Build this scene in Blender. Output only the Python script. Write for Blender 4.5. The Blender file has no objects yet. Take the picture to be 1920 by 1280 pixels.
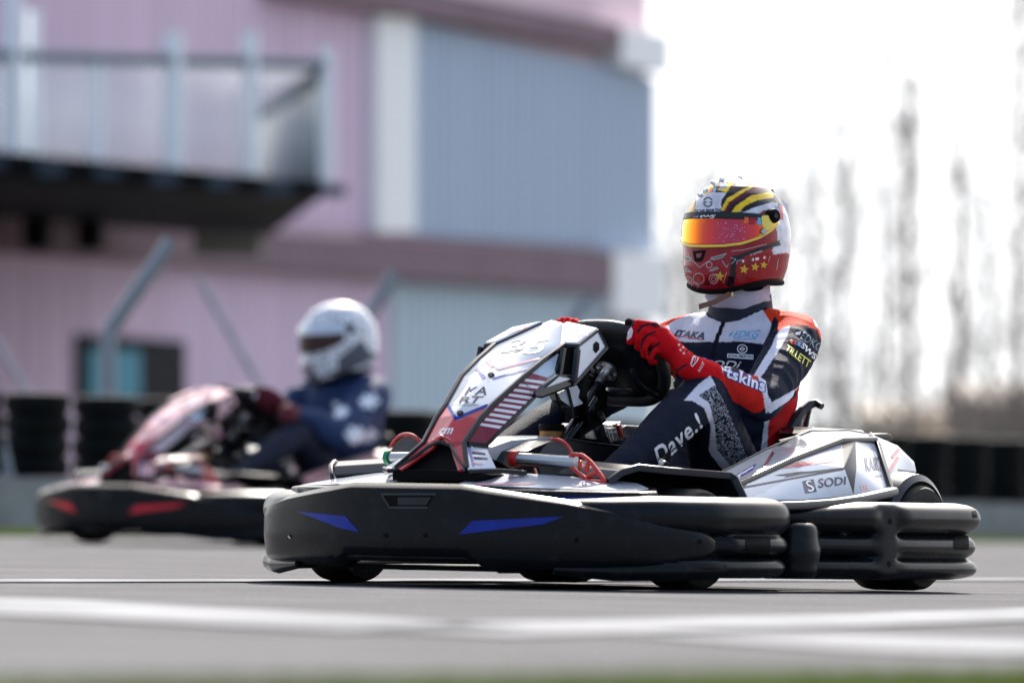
import bpy, bmesh, math, random
import numpy as np
from mathutils import Vector, Matrix, noise
from mathutils.bvhtree import BVHTree
random.seed(7); np.random.seed(7)
S = bpy.context.scene
C = S.collection
# ---------------------------------------------------------------- camera, sky, sun, exposure
F, HV, CZ = 15800.0, 936.0, 0.2256          # focal length in px of a 1920 px wide frame, horizon row, eye height
cd = bpy.data.cameras.new("camera"); cam = bpy.data.objects.new("camera", cd); C.objects.link(cam)
cam.location = (0, 0, CZ); cam.rotation_euler = (math.radians(90), 0, 0)
cd.lens = 36 * F / 1920; cd.sensor_width = 36; cd.shift_y = (HV - 640) / 1920
cd.clip_start = 0.5; cd.clip_end = 3000
cd.dof.use_dof = True; cd.dof.focus_distance = 22.0; cd.dof.aperture_fstop = 4.1
S.camera = cam
SUN_EL, SUN_AZ = math.radians(37), math.radians(8)       # azimuth: from +Y (behind the karts) towards +X
sv = Vector((math.sin(SUN_AZ) * math.cos(SUN_EL), math.cos(SUN_AZ) * math.cos(SUN_EL), math.sin(SUN_EL)))
sl = bpy.data.lights.new("sun", 'SUN'); sl.energy = 4.2; sl.angle = math.radians(0.6); sl.color = (1, 0.95, 0.88)
so = bpy.data.objects.new("sun", sl); C.objects.link(so); so.rotation_euler = sv.to_track_quat('Z', 'Y').to_euler()
W = bpy.data.worlds.new("World"); S.world = W; W.use_nodes = True
nt = W.node_tree; nt.nodes.clear(); N = nt.nodes.new; L = nt.links.new
out = N('ShaderNodeOutputWorld'); bg = N('ShaderNodeBackground'); sky = N('ShaderNodeTexSky')
sky.sky_type = 'NISHITA'; sky.sun_disc = False; sky.sun_elevation = SUN_EL; sky.sun_rotation = SUN_AZ; sky.dust_density = 3.0
tc = N('ShaderNodeTexCoord'); sep = N('ShaderNodeSeparateXYZ'); L(tc.outputs['Generated'], sep.inputs[0])
rmp = N('ShaderNodeValToRGB'); L(sep.outputs['Z'], rmp.inputs[0])
rmp.color_ramp.elements[0].position = 0.05; rmp.color_ramp.elements[0].color = (1, 1, 1, 1)
rmp.color_ramp.elements[1].position = 0.75; rmp.color_ramp.elements[1].color = (0.12, 0.12, 0.12, 1)
cn = N('ShaderNodeTexNoise'); cn.inputs['Scale'].default_value = 3.5; cn.inputs['Detail'].default_value = 4; L(tc.outputs['Generated'], cn.inputs['Vector'])
cr = N('ShaderNodeValToRGB'); cr.color_ramp.elements[0].position = 0.42; cr.color_ramp.elements[1].position = 0.62; L(cn.outputs['Fac'], cr.inputs[0])
mx = N('ShaderNodeMath'); mx.operation = 'MULTIPLY_ADD'; L(cr.outputs['Color'], mx.inputs[0]); mx.inputs[1].default_value = 0.35; L(rmp.outputs['Color'], mx.inputs[2]); mx.use_clamp = True
mix = N('ShaderNodeMix'); mix.data_type = 'RGBA'; L(mx.outputs[0], mix.inputs['Factor']); L(sky.outputs[0], mix.inputs['A']); cm = N('ShaderNodeMix'); cm.data_type = 'RGBA'; cm.inputs['A'].default_value = (2.0, 2.6, 3.5, 1); cm.inputs['B'].default_value = (4.9, 4.95, 5.0, 1)
cf = N('ShaderNodeMapRange'); cf.inputs['From Min'].default_value = -0.35; cf.inputs['From Max'].default_value = 0.35; L(sep.outputs['Y'], cf.inputs['Value']); L(cf.outputs[0], cm.inputs['Factor']); L(cm.outputs['Result'], mix.inputs['B'])
gl = N('ShaderNodeMapRange'); L(sep.outputs['Y'], gl.inputs['Value']); gl.inputs['From Min'].default_value = -0.6; gl.inputs['From Max'].default_value = 1; gl.inputs['To Min'].default_value = 1.1; gl.inputs['To Max'].default_value = 1.6
ml = N('ShaderNodeMix'); ml.data_type = 'RGBA'; ml.blend_type = 'MULTIPLY'; ml.inputs['Factor'].default_value = 1; L(mix.outputs['Result'], ml.inputs['A']); L(gl.outputs[0], ml.inputs['B'])
L(ml.outputs['Result'], bg.inputs['Color']); bg.inputs['Strength'].default_value = 0.1
L(bg.outputs[0], out.inputs[0])
S.view_settings.view_transform = 'Standard'; S.view_settings.look = 'None'; S.view_settings.exposure = 1.2; S.view_settings.gamma = 1
S.cycles.use_denoising = True; S.cycles.max_bounces = 6; S.cycles.caustics_reflective = False; S.cycles.caustics_refractive = False

# ---------------------------------------------------------------- frames of reference
SLOPE = 0.018                                                # the track falls gently to the right
def zg(x): return -SLOPE * (x - 0.284)
def frame(x, y, yaw):
    return Matrix.Translation((x, y, zg(x))) @ Matrix.Rotation(SLOPE, 4, 'Y') @ Matrix.Rotation(math.radians(yaw), 4, 'Z')
KM = frame(0.284, 22.0, 238); KI = KM.inverted()             # near kart: +x forward, +y its left, z up
KM2 = frame(-1.10, 36.8, 231)
def at(u, v, Y): return Vector(((u - 960) / F * Y, Y, CZ + (HV - v) / F * Y))
CO = KI @ Vector((0, 0, CZ))
def kdir(u, v): return (KI.to_3x3() @ Vector(((u - 960) / F, 1, (HV - v) / F)))
def K(u, v, x=None, y=None, z=None, Y=None):
    if Y is not None: return KI @ at(u, v, Y)
    d = kdir(u, v); i, c = (0, x) if x is not None else ((1, y) if y is not None else (2, z))
    return CO + d * ((c - CO[i]) / d[i])
def uv(p, M=None):
    w = (M or KM) @ Vector(p); return 960 + F * w.x / w.y, HV - F * (w.z - CZ) / w.y
def zv(x, y, v):
    w = KM @ Vector((x, y, 0)); return CZ + (HV - v) * w.y / F - w.z

# ---------------------------------------------------------------- materials
MATS = {}
def mat(name, col, rough=0.5, metal=0.0, bump=0.0, bscale=60, var=0.0, vscale=8, coat=0.0, spec=0.4, dirt=None, attr=False, alpha=1, trans=0, stretch=None, emit=None, ior=1.5, rvar=0.0):
    if name in MATS: return MATS[name]
    m = bpy.data.materials.new(name); m.use_nodes = True; t = m.node_tree; p = t.nodes['Principled BSDF']
    p.inputs['Base Color'].default_value = (*col, 1); p.inputs['Roughness'].default_value = rough; p.inputs['Metallic'].default_value = metal
    p.inputs['Specular IOR Level'].default_value = spec; p.inputs['Coat Weight'].default_value = coat; p.inputs['Coat Roughness'].default_value = 0.06
    p.inputs['Alpha'].default_value = alpha; p.inputs['Transmission Weight'].default_value = trans; p.inputs['IOR'].default_value = ior
    g = t.nodes.new('ShaderNodeTexCoord')
    vec = g.outputs['Object']
    if stretch:
        mp = t.nodes.new('ShaderNodeMapping'); mp.inputs['Scale'].default_value = stretch; t.links.new(vec, mp.inputs['Vector']); vec = mp.outputs[0]
    src = None
    if attr:
        a = t.nodes.new('ShaderNodeAttribute'); a.attribute_name = 'Col'; src = a.outputs['Color']; t.links.new(src, p.inputs['Base Color'])
    if var > 0:
        n = t.nodes.new('ShaderNodeTexNoise'); n.inputs['Scale'].default_value = vscale; n.inputs['Detail'].default_value = 6; n.inputs['Roughness'].default_value = 0.65
        t.links.new(vec, n.inputs['Vector'])
        r = t.nodes.new('ShaderNodeMapRange'); r.inputs['From Min'].default_value = 0.3; r.inputs['From Max'].default_value = 0.7
        r.inputs['To Min'].default_value = 1 - var; r.inputs['To Max'].default_value = 1 + var; t.links.new(n.outputs['Fac'], r.inputs['Value'])
        mm = t.nodes.new('ShaderNodeMix'); mm.data_type = 'RGBA'; mm.blend_type = 'MULTIPLY'; mm.inputs['Factor'].default_value = 1
        if src: t.links.new(src, mm.inputs['A'])
        else: mm.inputs['A'].default_value = (*col, 1)
        t.links.new(r.outputs[0], mm.inputs['B']); src = mm.outputs['Result']; t.links.new(src, p.inputs['Base Color'])
        if rvar:
            rr = t.nodes.new('ShaderNodeMapRange'); rr.inputs['From Min'].default_value = 0.3; rr.inputs['From Max'].default_value = 0.7
            rr.inputs['To Min'].default_value = rough - rvar; rr.inputs['To Max'].default_value = rough + rvar; t.links.new(n.outputs['Fac'], rr.inputs['Value']); t.links.new(rr.outputs[0], p.inputs['Roughness'])
    if dirt:                                                     # (colour, scale, amount) speckled dust and scuffs
        n2 = t.nodes.new('ShaderNodeTexNoise'); n2.inputs['Scale'].default_value = dirt[1]; n2.inputs['Detail'].default_value = 8; t.links.new(g.outputs['Object'], n2.inputs['Vector'])
        r2 = t.nodes.new('ShaderNodeValToRGB'); r2.color_ramp.elements[0].position = dirt[3] if len(dirt) > 3 else 0.5; r2.color_ramp.elements[1].position = 0.78
        r2.color_ramp.elements[1].color = (dirt[2],) * 3 + (1,); r2.color_ramp.elements[0].color = (0, 0, 0, 1); t.links.new(n2.outputs['Fac'], r2.inputs[0])
        md = t.nodes.new('ShaderNodeMix'); md.data_type = 'RGBA'; t.links.new(r2.outputs[0], md.inputs['Factor'])
        if src: t.links.new(src, md.inputs['A'])
        else: md.inputs['A'].default_value = (*col, 1)
        md.inputs['B'].default_value = (*dirt[0], 1); t.links.new(md.outputs['Result'], p.inputs['Base Color'])
    if bump > 0:
        n3 = t.nodes.new('ShaderNodeTexNoise'); n3.inputs['Scale'].default_value = bscale; n3.inputs['Detail'].default_value = 5; t.links.new(vec, n3.inputs['Vector'])
        b = t.nodes.new('ShaderNodeBump'); b.inputs['Strength'].default_value = bump; b.inputs['Distance'].default_value = 0.004
        t.links.new(n3.outputs['Fac'], b.inputs['Height']); t.links.new(b.outputs[0], p.inputs['Normal'])
    if emit: p.inputs['Emission Color'].default_value = (*emit[0], 1); p.inputs['Emission Strength'].default_value = emit[1]
    MATS[name] = m; return m
BLK = mat('black_plastic', (0.0030, 0.0045, 0.0068), 0.28, spec=0.19, bump=0.06, bscale=220, var=0.25, vscale=6, rvar=0.07, dirt=((0.06, 0.06, 0.065), 24, 0.16, 0.55))
BLKM = mat('matt_black', (0.0025, 0.0025, 0.003), 0.7, spec=0.12)
BLKG = mat('black_trim', (0.007, 0.008, 0.012), 0.25, var=0.2, vscale=9)
WHT = mat('white_sticker', (0.60, 0.63, 0.69), 0.18, coat=0.4, var=0.06, vscale=7, dirt=((0.35, 0.33, 0.32), 22, 0.25))
RED = mat('red_sticker', (0.52, 0.022, 0.03), 0.2, coat=0.5, var=0.18, vscale=14)
PINK = mat('faded_red', (0.75, 0.32, 0.36), 0.3)
DRED = mat('dark_red', (0.22, 0.008, 0.03), 0.25, coat=0.3)
BLU = mat('blue_sticker', (0.003, 0.022, 0.27), 0.3, spec=.25, var=0.2, vscale=20)
NAVY = mat('navy_print', (0.01, 0.012, 0.06), 0.35)
GRY = mat('grey_plastic', (0.024, 0.027, 0.034), 0.34, bump=0.05, bscale=200, var=0.1)
LGR = mat('worn_grey_print', (0.36, 0.36, 0.37), 0.4)
CHR = mat('chrome', (0.80, 0.81, 0.83), 0.30, metal=1)
STL = mat('brushed_steel', (0.45, 0.46, 0.48), 0.32, metal=1, bump=0.05, bscale=300)
RUB = mat('tyre_rubber', (0.006, 0.006, 0.007), 0.72, bump=0.3, bscale=150, var=0.3, vscale=30)
RDM = mat('red_metal', (0.55, 0.02, 0.015), 0.3, coat=0.4)
GRN = mat('green_plastic', (0.0, 0.2, 0.07), 0.3)
AMB = mat('amber_fluid', (0.35, 0.16, 0.03), 0.25)
LBL = mat('light_blue_print', (0.12, 0.42, 0.72), 0.4)
YEL = mat('yellow_print', (0.75, 0.72, 0.03), 0.4)
ORG = mat('orange_print', (0.8, 0.14, 0.02), 0.4)
WPR = mat('white_print', (0.78, 0.78, 0.82), 0.5)
GLV = mat('glove_red', (0.55, 0.008, 0.014), 0.85, spec=0.1, bump=0.5, bscale=500, attr=True, var=0.12, vscale=60)
SUIT = mat('suit_fabric', (0.5, 0.5, 0.5), 0.72, spec=0.10, attr=True, bump=0.6, bscale=260, var=0.10, vscale=40, stretch=(1, 1, 0.35))
JACK = mat('jacket_fabric', (0.5, 0.5, 0.5), 0.8, attr=True, bump=0.5, bscale=60)
HELM = mat('helmet_paint', (0.5, 0.5, 0.5), 0.22, attr=True, coat=0.15, spec=0.25)
CLOTH = mat('grey_white_cloth', (0.50, 0.50, 0.60), 0.9, spec=0.1, bump=0.6, bscale=60)
STRAP = mat('brown_strap', (0.16, 0.08, 0.06), 0.8, bump=0.4, bscale=400)
SEATM = mat('seat_shell', (0.02, 0.022, 0.027), 0.3)

# ---------------------------------------------------------------- mesh helpers
class MB:
    def __init__(s): s.v = []; s.f = []; s.m = []; s.mats = []
    def mi(s, m):
        if m not in s.mats: s.mats.append(m)
        return s.mats.index(m)
    def add(s, vs, fs, m):
        o = len(s.v); k = s.mi(m); s.v += [tuple(a) for a in vs]
        for f in fs: s.f.append(tuple(i + o for i in f)); s.m.append(k)
        return s
    def loft(s, rings, m, cap=True, closed=True):
        n = len(rings[0]); vs = [p for r in rings for p in r]; fs = []
        for i in range(len(rings) - 1):
            for j in range(n if closed else n - 1):
                a = i * n + j; b = i * n + (j + 1) % n; fs.append((a, b, b + n, a + n))
        if cap and closed: fs.append(tuple(range(n))[::-1]); fs.append(tuple(range((len(rings) - 1) * n, len(rings) * n)))
        return s.add(vs, fs, m)
    def tube(s, pts, r, m, n=12, flat=1.0):
        pts = [Vector(p) for p in pts]; rs = r if isinstance(r, (list, tuple)) else [r] * len(pts); rings = []; up = None
        for i, p in enumerate(pts):
            t = (pts[min(i + 1, len(pts) - 1)] - pts[max(i - 1, 0)]).normalized()
            if up is None: up = Vector((0, 0, 1)) if abs(t.z) < 0.9 else Vector((1, 0, 0))
            a = t.cross(up).normalized(); b = a.cross(t).normalized(); up = b
            rings.append([p + rs[i] * (math.cos(q) * a + flat * math.sin(q) * b) for q in [2 * math.pi * k / n for k in range(n)]])
        return s.loft(rings, m)
    def bar(s, pts, w, h, m, up=(0, 0, 1)):
        pts = [Vector(p) for p in pts]; rings = []; up = Vector(up)
        for i, p in enumerate(pts):
            t = (pts[min(i + 1, len(pts) - 1)] - pts[max(i - 1, 0)]).normalized(); a = t.cross(up).normalized(); b = a.cross(t).normalized()
            rings.append([p + a * w / 2 * i1 + b * h / 2 * i2 for i1, i2 in ((-1, -1), (1, -1), (1, 1), (-1, 1))])
        return s.loft(rings, m)
    def box(s, c, d, m, M=None):
        c = Vector(c); vs = [Vector((x * d[0] / 2, y * d[1] / 2, z * d[2] / 2)) for x in (-1, 1) for y in (-1, 1) for z in (-1, 1)]
        vs = [(M @ q if M else q) + c for q in vs]
        return s.add(vs, [(0, 1, 3, 2), (4, 6, 7, 5), (0, 4, 5, 1), (2, 3, 7, 6), (0, 2, 6, 4), (1, 5, 7, 3)], m)
    def prism(s, pts, off, m, m2=None):
        pts = [Vector(p) for p in pts]; off = Vector(off); n = len(pts)
        s.add(pts + [p + off for p in pts], [tuple(range(n))], m)
        o = len(s.v) - 2 * n
        k = s.mi(m2 or m)
        s.f.append(tuple(o + n + i for i in range(n))[::-1]); s.m.append(k)
        for i in range(n): j = (i + 1) % n; s.f.append((o + j, o + i, o + i + n, o + j + n)); s.m.append(k)
        return s
    def lathe(s, prof, axis0, axis, m, n=40, closed=False):
        ax = Vector(axis).normalized(); a = ax.orthogonal().normalized(); b = ax.cross(a); o = Vector(axis0)
        rings = [[o + ax * h + r * (math.cos(q) * a + math.sin(q) * b) for q in [2 * math.pi * k / n for k in range(n)]] for r, h in prof]
        if closed: rings.append(rings[0])
        return s.loft(rings, m, cap=not closed)
    def mirror(s):
        n = len(s.v); s.v += [(a, -b, c) for a, b, c in s.v[:n]]
        k = len(s.f)
        for i in range(k): s.f.append(tuple(q + n for q in s.f[i])[::-1]); s.m.append(s.m[i])
        return s
    def build(s, name, parent=None, smooth=True, angle=35, bevel=0, seg=2, solid=0, sub=0, normals=True):
        me = bpy.data.meshes.new(name); me.from_pydata(s.v, [], s.f)
        for m in s.mats: me.materials.append(m)
        me.polygons.foreach_set('material_index', s.m)
        bm = bmesh.new(); bm.from_mesh(me)
        if normals: bmesh.ops.recalc_face_normals(bm, faces=bm.faces)
        for f in bm.faces: f.smooth = smooth
        if smooth and not bevel:
            for e in bm.edges:
                if len(e.link_faces) == 2 and e.calc_face_angle(0) > math.radians(angle): e.smooth = False
        bm.to_mesh(me); bm.free()
        o = bpy.data.objects.new(name, me); C.objects.link(o)
        if parent: o.parent = parent
        if solid: q = o.modifiers.new('solid', 'SOLIDIFY'); q.thickness = solid; q.offset = -1
        if bevel:
            q = o.modifiers.new('bevel', 'BEVEL'); q.width = bevel; q.segments = seg; q.limit_method = 'ANGLE'; q.angle_limit = math.radians(25)
            q = o.modifiers.new('wn', 'WEIGHTED_NORMAL')
        if sub: q = o.modifiers.new('sub', 'SUBSURF'); q.levels = q.render_levels = sub
        return o
def empty(name, M=None, loc=None):
    o = bpy.data.objects.new(name, None); C.objects.link(o); o.empty_display_size = 0.2
    if M is not None: o.matrix_world = M
    elif loc is not None: o.location = loc
    return o
def tag(o, label=None, cat=None, group=None, kind=None):
    for k, q in (('label', label), ('category', cat), ('group', group), ('kind', kind)):
        if q: o[k] = q
    return o
def crom(pts, n):
    P = [np.array(p, float) for p in pts]; P = [2 * P[0] - P[1]] + P + [2 * P[-1] - P[-2]]; o = []
    m = len(pts) - 1
    for i in range(n):
        t = i / (n - 1) * m; k = min(int(t), m - 1); t -= k; a, b, c, d = P[k:k + 4]
        o.append(0.5 * (2 * b + (c - a) * t + (2 * a - 5 * b + 4 * c - d) * t * t + (3 * b - a - 3 * c + d) * t ** 3))
    return o
def even(pts, n):
    P = np.array(crom(pts, 400)); d = np.r_[0, np.cumsum(np.linalg.norm(np.diff(P, axis=0), axis=1))]
    s = np.linspace(0, d[-1], n); return np.c_[[np.interp(s, d, P[:, k]) for k in range(P.shape[1])]].T, s
# ---- decals: outlines laid on a part's real surface and joined into that part's mesh
def bvh_of(obs):
    vs = []; fs = []
    dg = bpy.context.evaluated_depsgraph_get()
    for o in obs if isinstance(obs, list) else [obs]:
        e = o.evaluated_get(dg); me = e.to_mesh(); k = len(vs)
        vs += [v.co.copy() for v in me.vertices]; fs += [tuple(i + k for i in p.vertices) for p in me.polygons]; e.to_mesh_clear()
    return BVHTree.FromPolygons(vs, fs)
class Decals:
    def __init__(s, obs): 
        s.obs = obs if isinstance(obs, list) else [obs]
        for o in s.obs:                                            # freeze bevel and thickness first: print is not thickened
            if o.modifiers: bpy.context.view_layer.update(); o.data = bpy.data.meshes.new_from_object(o.evaluated_get(bpy.context.evaluated_depsgraph_get())); o.modifiers.clear()
            if len(o.data.polygons) < 3000: q = bmesh.new(); q.from_mesh(o.data); bmesh.ops.triangulate(q, faces=q.faces); q.to_mesh(o.data); q.free()
        bpy.context.view_layer.update(); s.t = bvh_of(s.obs); s.b = MB()
    def lay(s, vs2, fs, m, off=0.0012, fine=None, side=None, maxd=0.12):
        off = 0.0006 + off * 0.4
        bm = bmesh.new(); q = [bm.verts.new((a, b, 0)) for a, b in vs2]
        for f in fs:
            try: bm.faces.new([q[i] for i in f])
            except ValueError: pass
        bmesh.ops.triangulate(bm, faces=bm.faces)
        if fine:
            for _ in range(7):
                es = [e for e in bm.edges if e.calc_length() > fine]
                if not es: break
                bmesh.ops.subdivide_edges(bm, edges=es, cuts=1); bmesh.ops.triangulate(bm, faces=[f for f in bm.faces if len(f.verts) > 3])
        bm.verts.ensure_lookup_table(); hit = {}; pts = []
        for v in bm.verts:
            d = kdir(v.co.x, v.co.y).normalized(); h = s.t.ray_cast(CO, d)
            if h[0] is not None:
                nn = h[1] if h[1].dot(d) < 0 else -h[1]
                hit[v.index] = len(pts); pts.append(h[0] + nn * off)
        out = []
        for f in bm.faces:
            if all(v.index in hit for v in f.verts):
                w = [hit[v.index] for v in f.verts]
                if max((pts[w[0]] - pts[w[1]]).length, (pts[w[1]] - pts[w[2]]).length) < maxd: out.append(tuple(w))
        bm.free(); s.b.add(pts, out, m)
    def poly(s, pts, m, **k): k['fine'] = k.get('fine') or 9; s.lay(pts, [tuple(range(len(pts)))], m, **k)
    def text(s, txt, quad, m, bold=0.0, shear=0.0, space=1.0, **k):
        vs, fs = text2d(txt, bold, shear, space); (x0, y0), (x1, y1), (x2, y2), (x3, y3) = quad      # tl tr br bl
        o = []
        for a, b in vs:
            b = 1 - b; o.append(((1 - b) * ((1 - a) * x0 + a * x1) + b * ((1 - a) * x3 + a * x2), (1 - b) * ((1 - a) * y0 + a * y1) + b * ((1 - a) * y3 + a * y2)))
        s.lay(o, fs, m, **k)
    def line(s, pts, w, m, **k):
        for (a, b), (c, d) in zip(pts[:-1], pts[1:]):
            l = math.hypot(c - a, d - b) or 1; nx, ny = -(d - b) / l * w / 2, (c - a) / l * w / 2
            s.poly([(a + nx, b + ny), (c + nx, d + ny), (c - nx, d - ny), (a - nx, b - ny)], m, **k)
    def join(s, o=None):
        o = o or s.obs[0]
        if not s.b.f: return
        me = o.data; bm = bmesh.new(); bm.from_mesh(me)
        for m in s.b.mats:
            if m.name not in [q.name for q in me.materials if q]: me.materials.append(m)
        idx = {m.name: [q.name for q in me.materials].index(m.name) for m in s.b.mats}
        vv = [bm.verts.new(p) for p in s.b.v]
        for f, k in zip(s.b.f, s.b.m):
            try: q = bm.faces.new([vv[i] for i in f])
            except ValueError: continue
            q.material_index = idx[s.b.mats[k].name]; q.smooth = False
        bm.to_mesh(me); bm.free()
_tc = {}
def text2d(txt, bold, shear, space):
    key = (txt, bold, shear, space)
    if key in _tc: return _tc[key]
    c = bpy.data.curves.new('t', 'FONT'); c.body = txt; c.fill_mode = 'FRONT'; c.offset = bold; c.shear = shear; c.space_character = space; c.resolution_u = 3
    o = bpy.data.objects.new('t', c); C.objects.link(o); bpy.context.view_layer.update()
    me = bpy.data.meshes.new_from_object(o.evaluated_get(bpy.context.evaluated_depsgraph_get()))
    P = np.array([v.co[:2] for v in me.vertices]); fs = [tuple(p.vertices) for p in me.polygons]
    P = (P - P.min(0)) / (P.max(0) - P.min(0)); r = ([tuple(p) for p in P], fs)
    bpy.data.objects.remove(o); bpy.data.curves.remove(c); bpy.data.meshes.remove(me)
    _tc[key] = r; return r
def inpoly(P, poly):
    x, y = P[:, 0], P[:, 1]; r = np.zeros(len(P), bool); n = len(poly)
    for i in range(n):
        (x1, y1), (x2, y2) = poly[i], poly[(i + 1) % n]
        if y1 == y2: continue
        c = ((y1 > y) != (y2 > y)) & (x < (x2 - x1) * (y - y1) / (y2 - y1) + x1); r ^= c
    return r
def coords(me):
    a = np.empty(len(me.vertices) * 3); me.vertices.foreach_get('co', a); return a.reshape(-1, 3)
def pix(co):
    M = np.array(KM); w = co @ M[:3, :3].T + M[:3, 3]; return np.c_[960 + F * w[:, 0] / w[:, 1], HV - F * (w[:, 2] - CZ) / w[:, 1]]
def setcol(me, col):
    a = me.attributes.get('Col') or me.attributes.new('Col', 'FLOAT_COLOR', 'POINT')
    q = np.ones((len(col), 4), np.float32); q[:, :3] = col; a.data.foreach_set('color', q.ravel())
def baked(o, name):                                             # turn modifiers into mesh data
    bpy.context.view_layer.update(); me = bpy.data.meshes.new_from_object(o.evaluated_get(bpy.context.evaluated_depsgraph_get())); me.name = name
    bpy.data.objects.remove(o); return me
# ================================================================ the setting
ASPH = mat('asphalt', (0.155, 0.151, 0.153), 0.95, spec=0.0, bump=1.0, bscale=260, var=0.28, vscale=2.6, stretch=(.45, 1, 1), dirt=((0.30, 0.29, 0.28), 110, 0.8))
PAINT = mat('road_paint', (0.34, 0.34, 0.345), 0.95, spec=0.0, bump=0.3, bscale=200, var=0.2, vscale=1.6, dirt=((0.16, 0.16, 0.16), 2.2, 0.9, 0.40))
GRASS = mat('grass_soil', (0.16, 0.17, 0.08), 0.9, spec=0.1, var=0.4, vscale=3)
BLADE = mat('grass_blade', (0.22, 0.26, 0.08), 0.7, spec=0.1, var=0.4, vscale=2)
def gz(x, y=0): return zg(x)
def sheet(name, pts, lift, m, label, kind='structure'):
    b = MB(); b.add([(x, y, zg(x) + lift) for x, y in pts], [tuple(range(len(pts)))], m)
    o = b.build(name, smooth=False); tag(o, label, None, None, kind); return o
EARTH = mat('earth', (0.10, 0.098, 0.09), 0.9, var=0.3, vscale=.3)
sheet('ground', [(-400, -20), (400, -20), (400, 900), (-400, 900)], -0.012, EARTH, 'flat ground beyond the karting track')
sheet('grass_verge', [(-12, 18.2), (60, 191.8), (60, 196), (-12, 22)], -0.008, GRASS, 'strip of grass behind the track')
sheet('grass_verge', [(-12, 4), (12, 4), (12, 14.1), (.72, 11.75), (-.65, 9.75), (-12, 6.1)], -0.008, GRASS, 'grass at the near edge of the track')
sheet('track', [(-12, 6.0), (-.65, 9.65), (.72, 11.65), (12, 14.0), (60, 60), (60, 192), (-12, 18.3)], -0.004, ASPH, 'grey asphalt karting track')
def pxg(u, v):                                                   # ground point seen at a pixel (the tilt taken in)
    Y = 20.0
    for _ in range(30): x = (u - 960) / F * Y; Y = F * (CZ - zg(x)) / (v - HV)
    return x, Y
def stripe(name, a, b, w, label):
    (x1, y1), (x2, y2) = pxg(*a), pxg(*b); d = Vector((x2 - x1, y2 - y1)); n = Vector((-d.y, d.x)).normalized() * w / 2
    P = [(x1 + n.x, y1 + n.y), (x2 + n.x, y2 + n.y), (x2 - n.x, y2 - n.y), (x1 - n.x, y1 - n.y)]
    return sheet(name, P, 0.0, PAINT, label)
def band(name, quad, label): return sheet(name, [pxg(*q) for q in quad], 0.0, PAINT, label)
band('painted_line', [(-300, 1085), (2300, 1083), (2300, 1087), (-300, 1090)], 'thin white painted line running under the near kart')
band('painted_line', [(-500, 1107), (120, 1122), (640, 1150), (1010, 1178), (640, 1181), (0, 1150), (-500, 1133)], 'broad white painted line in front of the near kart, left half')
band('painted_line', [(680, 1178), (900, 1164), (1560, 1150), (2300, 1126), (2300, 1150), (1500, 1176), (960, 1190)], 'white painted line rising to the right in front of the near kart')
band('painted_line', [(1160, 1186), (1560, 1189), (2300, 1205), (2300, 1240), (1560, 1214)], 'nearest white painted line at the lower right')
def grass_strip(name, n, xr, yf, hmin, hmax, label, seed):
    rnd = np.random.RandomState(seed); b = MB(); vs = []; fs = []
    for i in range(n):
        x = rnd.uniform(*xr); y = yf(x, rnd.rand()); z = zg(x) - 0.01; h = rnd.uniform(hmin, hmax); a = rnd.uniform(0, 6.28); w = 0.004 + 0.003 * rnd.rand(); lx, ly = rnd.normal(0, h * 0.35, 2)
        k = len(vs); vs += [(x - w * math.cos(a), y - w * math.sin(a), z), (x + w * math.cos(a), y + w * math.sin(a), z), (x + lx, y + ly, z + h)]; fs.append((k, k + 1, k + 2))
    b.add(vs, fs, BLADE); o = b.build(name, smooth=False, normals=False); return tag(o, label, None, None, 'stuff')
grass_strip('verge_grass', 16000, (-3.6, 5.0), lambda x, r: 41.3 + (x + 2.5) * 2.42 + r * 2.2, 0.02, 0.06, 'short green grass on the verge behind the karts', 1)
grass_strip('foreground_grass', 16000, (-1.1, 1.1), lambda x, r: 10.6 + x * 1.42 - r * 1.6, 0.008, 0.022, 'blurred green grass at the near edge of the track', 2)

# ---- tyre barrier
CONC = mat('concrete', (0.16, 0.18, 0.20), 0.85, bump=0.4, bscale=40, var=0.25, vscale=4)
TYB = mat('barrier_tyre', (0.005, 0.006, 0.007), 0.8, spec=0.1, var=0.4, vscale=10)
def barrier_y(x): return 43.6 + (x + 2.6) * 2.4
b = MB(); P = [(x, barrier_y(x)) for x in (-11, -3, 0, 3, 14)]
for (x1, y1), (x2, y2) in zip(P[:-1], P[1:]):
    h = lambda x: 0.29 - 0.006 * (x + 2.3)
    vs = [(x1, y1, zg(x1) - .05), (x2, y2, zg(x2) - .05), (x2, y2 + .9, zg(x2) - .05), (x1, y1 + .9, zg(x1) - .05)] + [(x1, y1, zg(x1) + h(x1)), (x2, y2, zg(x2) + h(x2)), (x2, y2 + .9, zg(x2) + h(x2)), (x1, y1 + .9, zg(x1) + h(x1))]
    b.add(vs, [(0, 1, 5, 4), (1, 2, 6, 5), (2, 3, 7, 6), (3, 0, 4, 7), (4, 5, 6, 7)], CONC)
tag(b.build('concrete_wall', smooth=False), 'low grey concrete wall under the stacked tyres of the track barrier', 'wall')
tb = MB(); prof = [(0.075, -0.04), (0.085, -0.055), (0.12, -0.057), (0.138, -0.05), (0.146, -0.03), (0.147, 0), (0.146, 0.03), (0.138, 0.05), (0.12, 0.057), (0.085, 0.055), (0.075, 0.04)]
tb.lathe(prof, (0, 0, 0.057), (0, 0, 1), TYB, n=28, closed=True)
ty0 = tb.build('barrier_tyre'); first = True; k = 0
x = -2.8
ORD = 'first second third fourth fifth sixth seventh eighth ninth tenth eleventh twelfth thirteenth fourteenth fifteenth sixteenth seventeenth eighteenth nineteenth twentieth'.split() + ['twenty-' + q for q in 'first second third fourth fifth'.split()]
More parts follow.
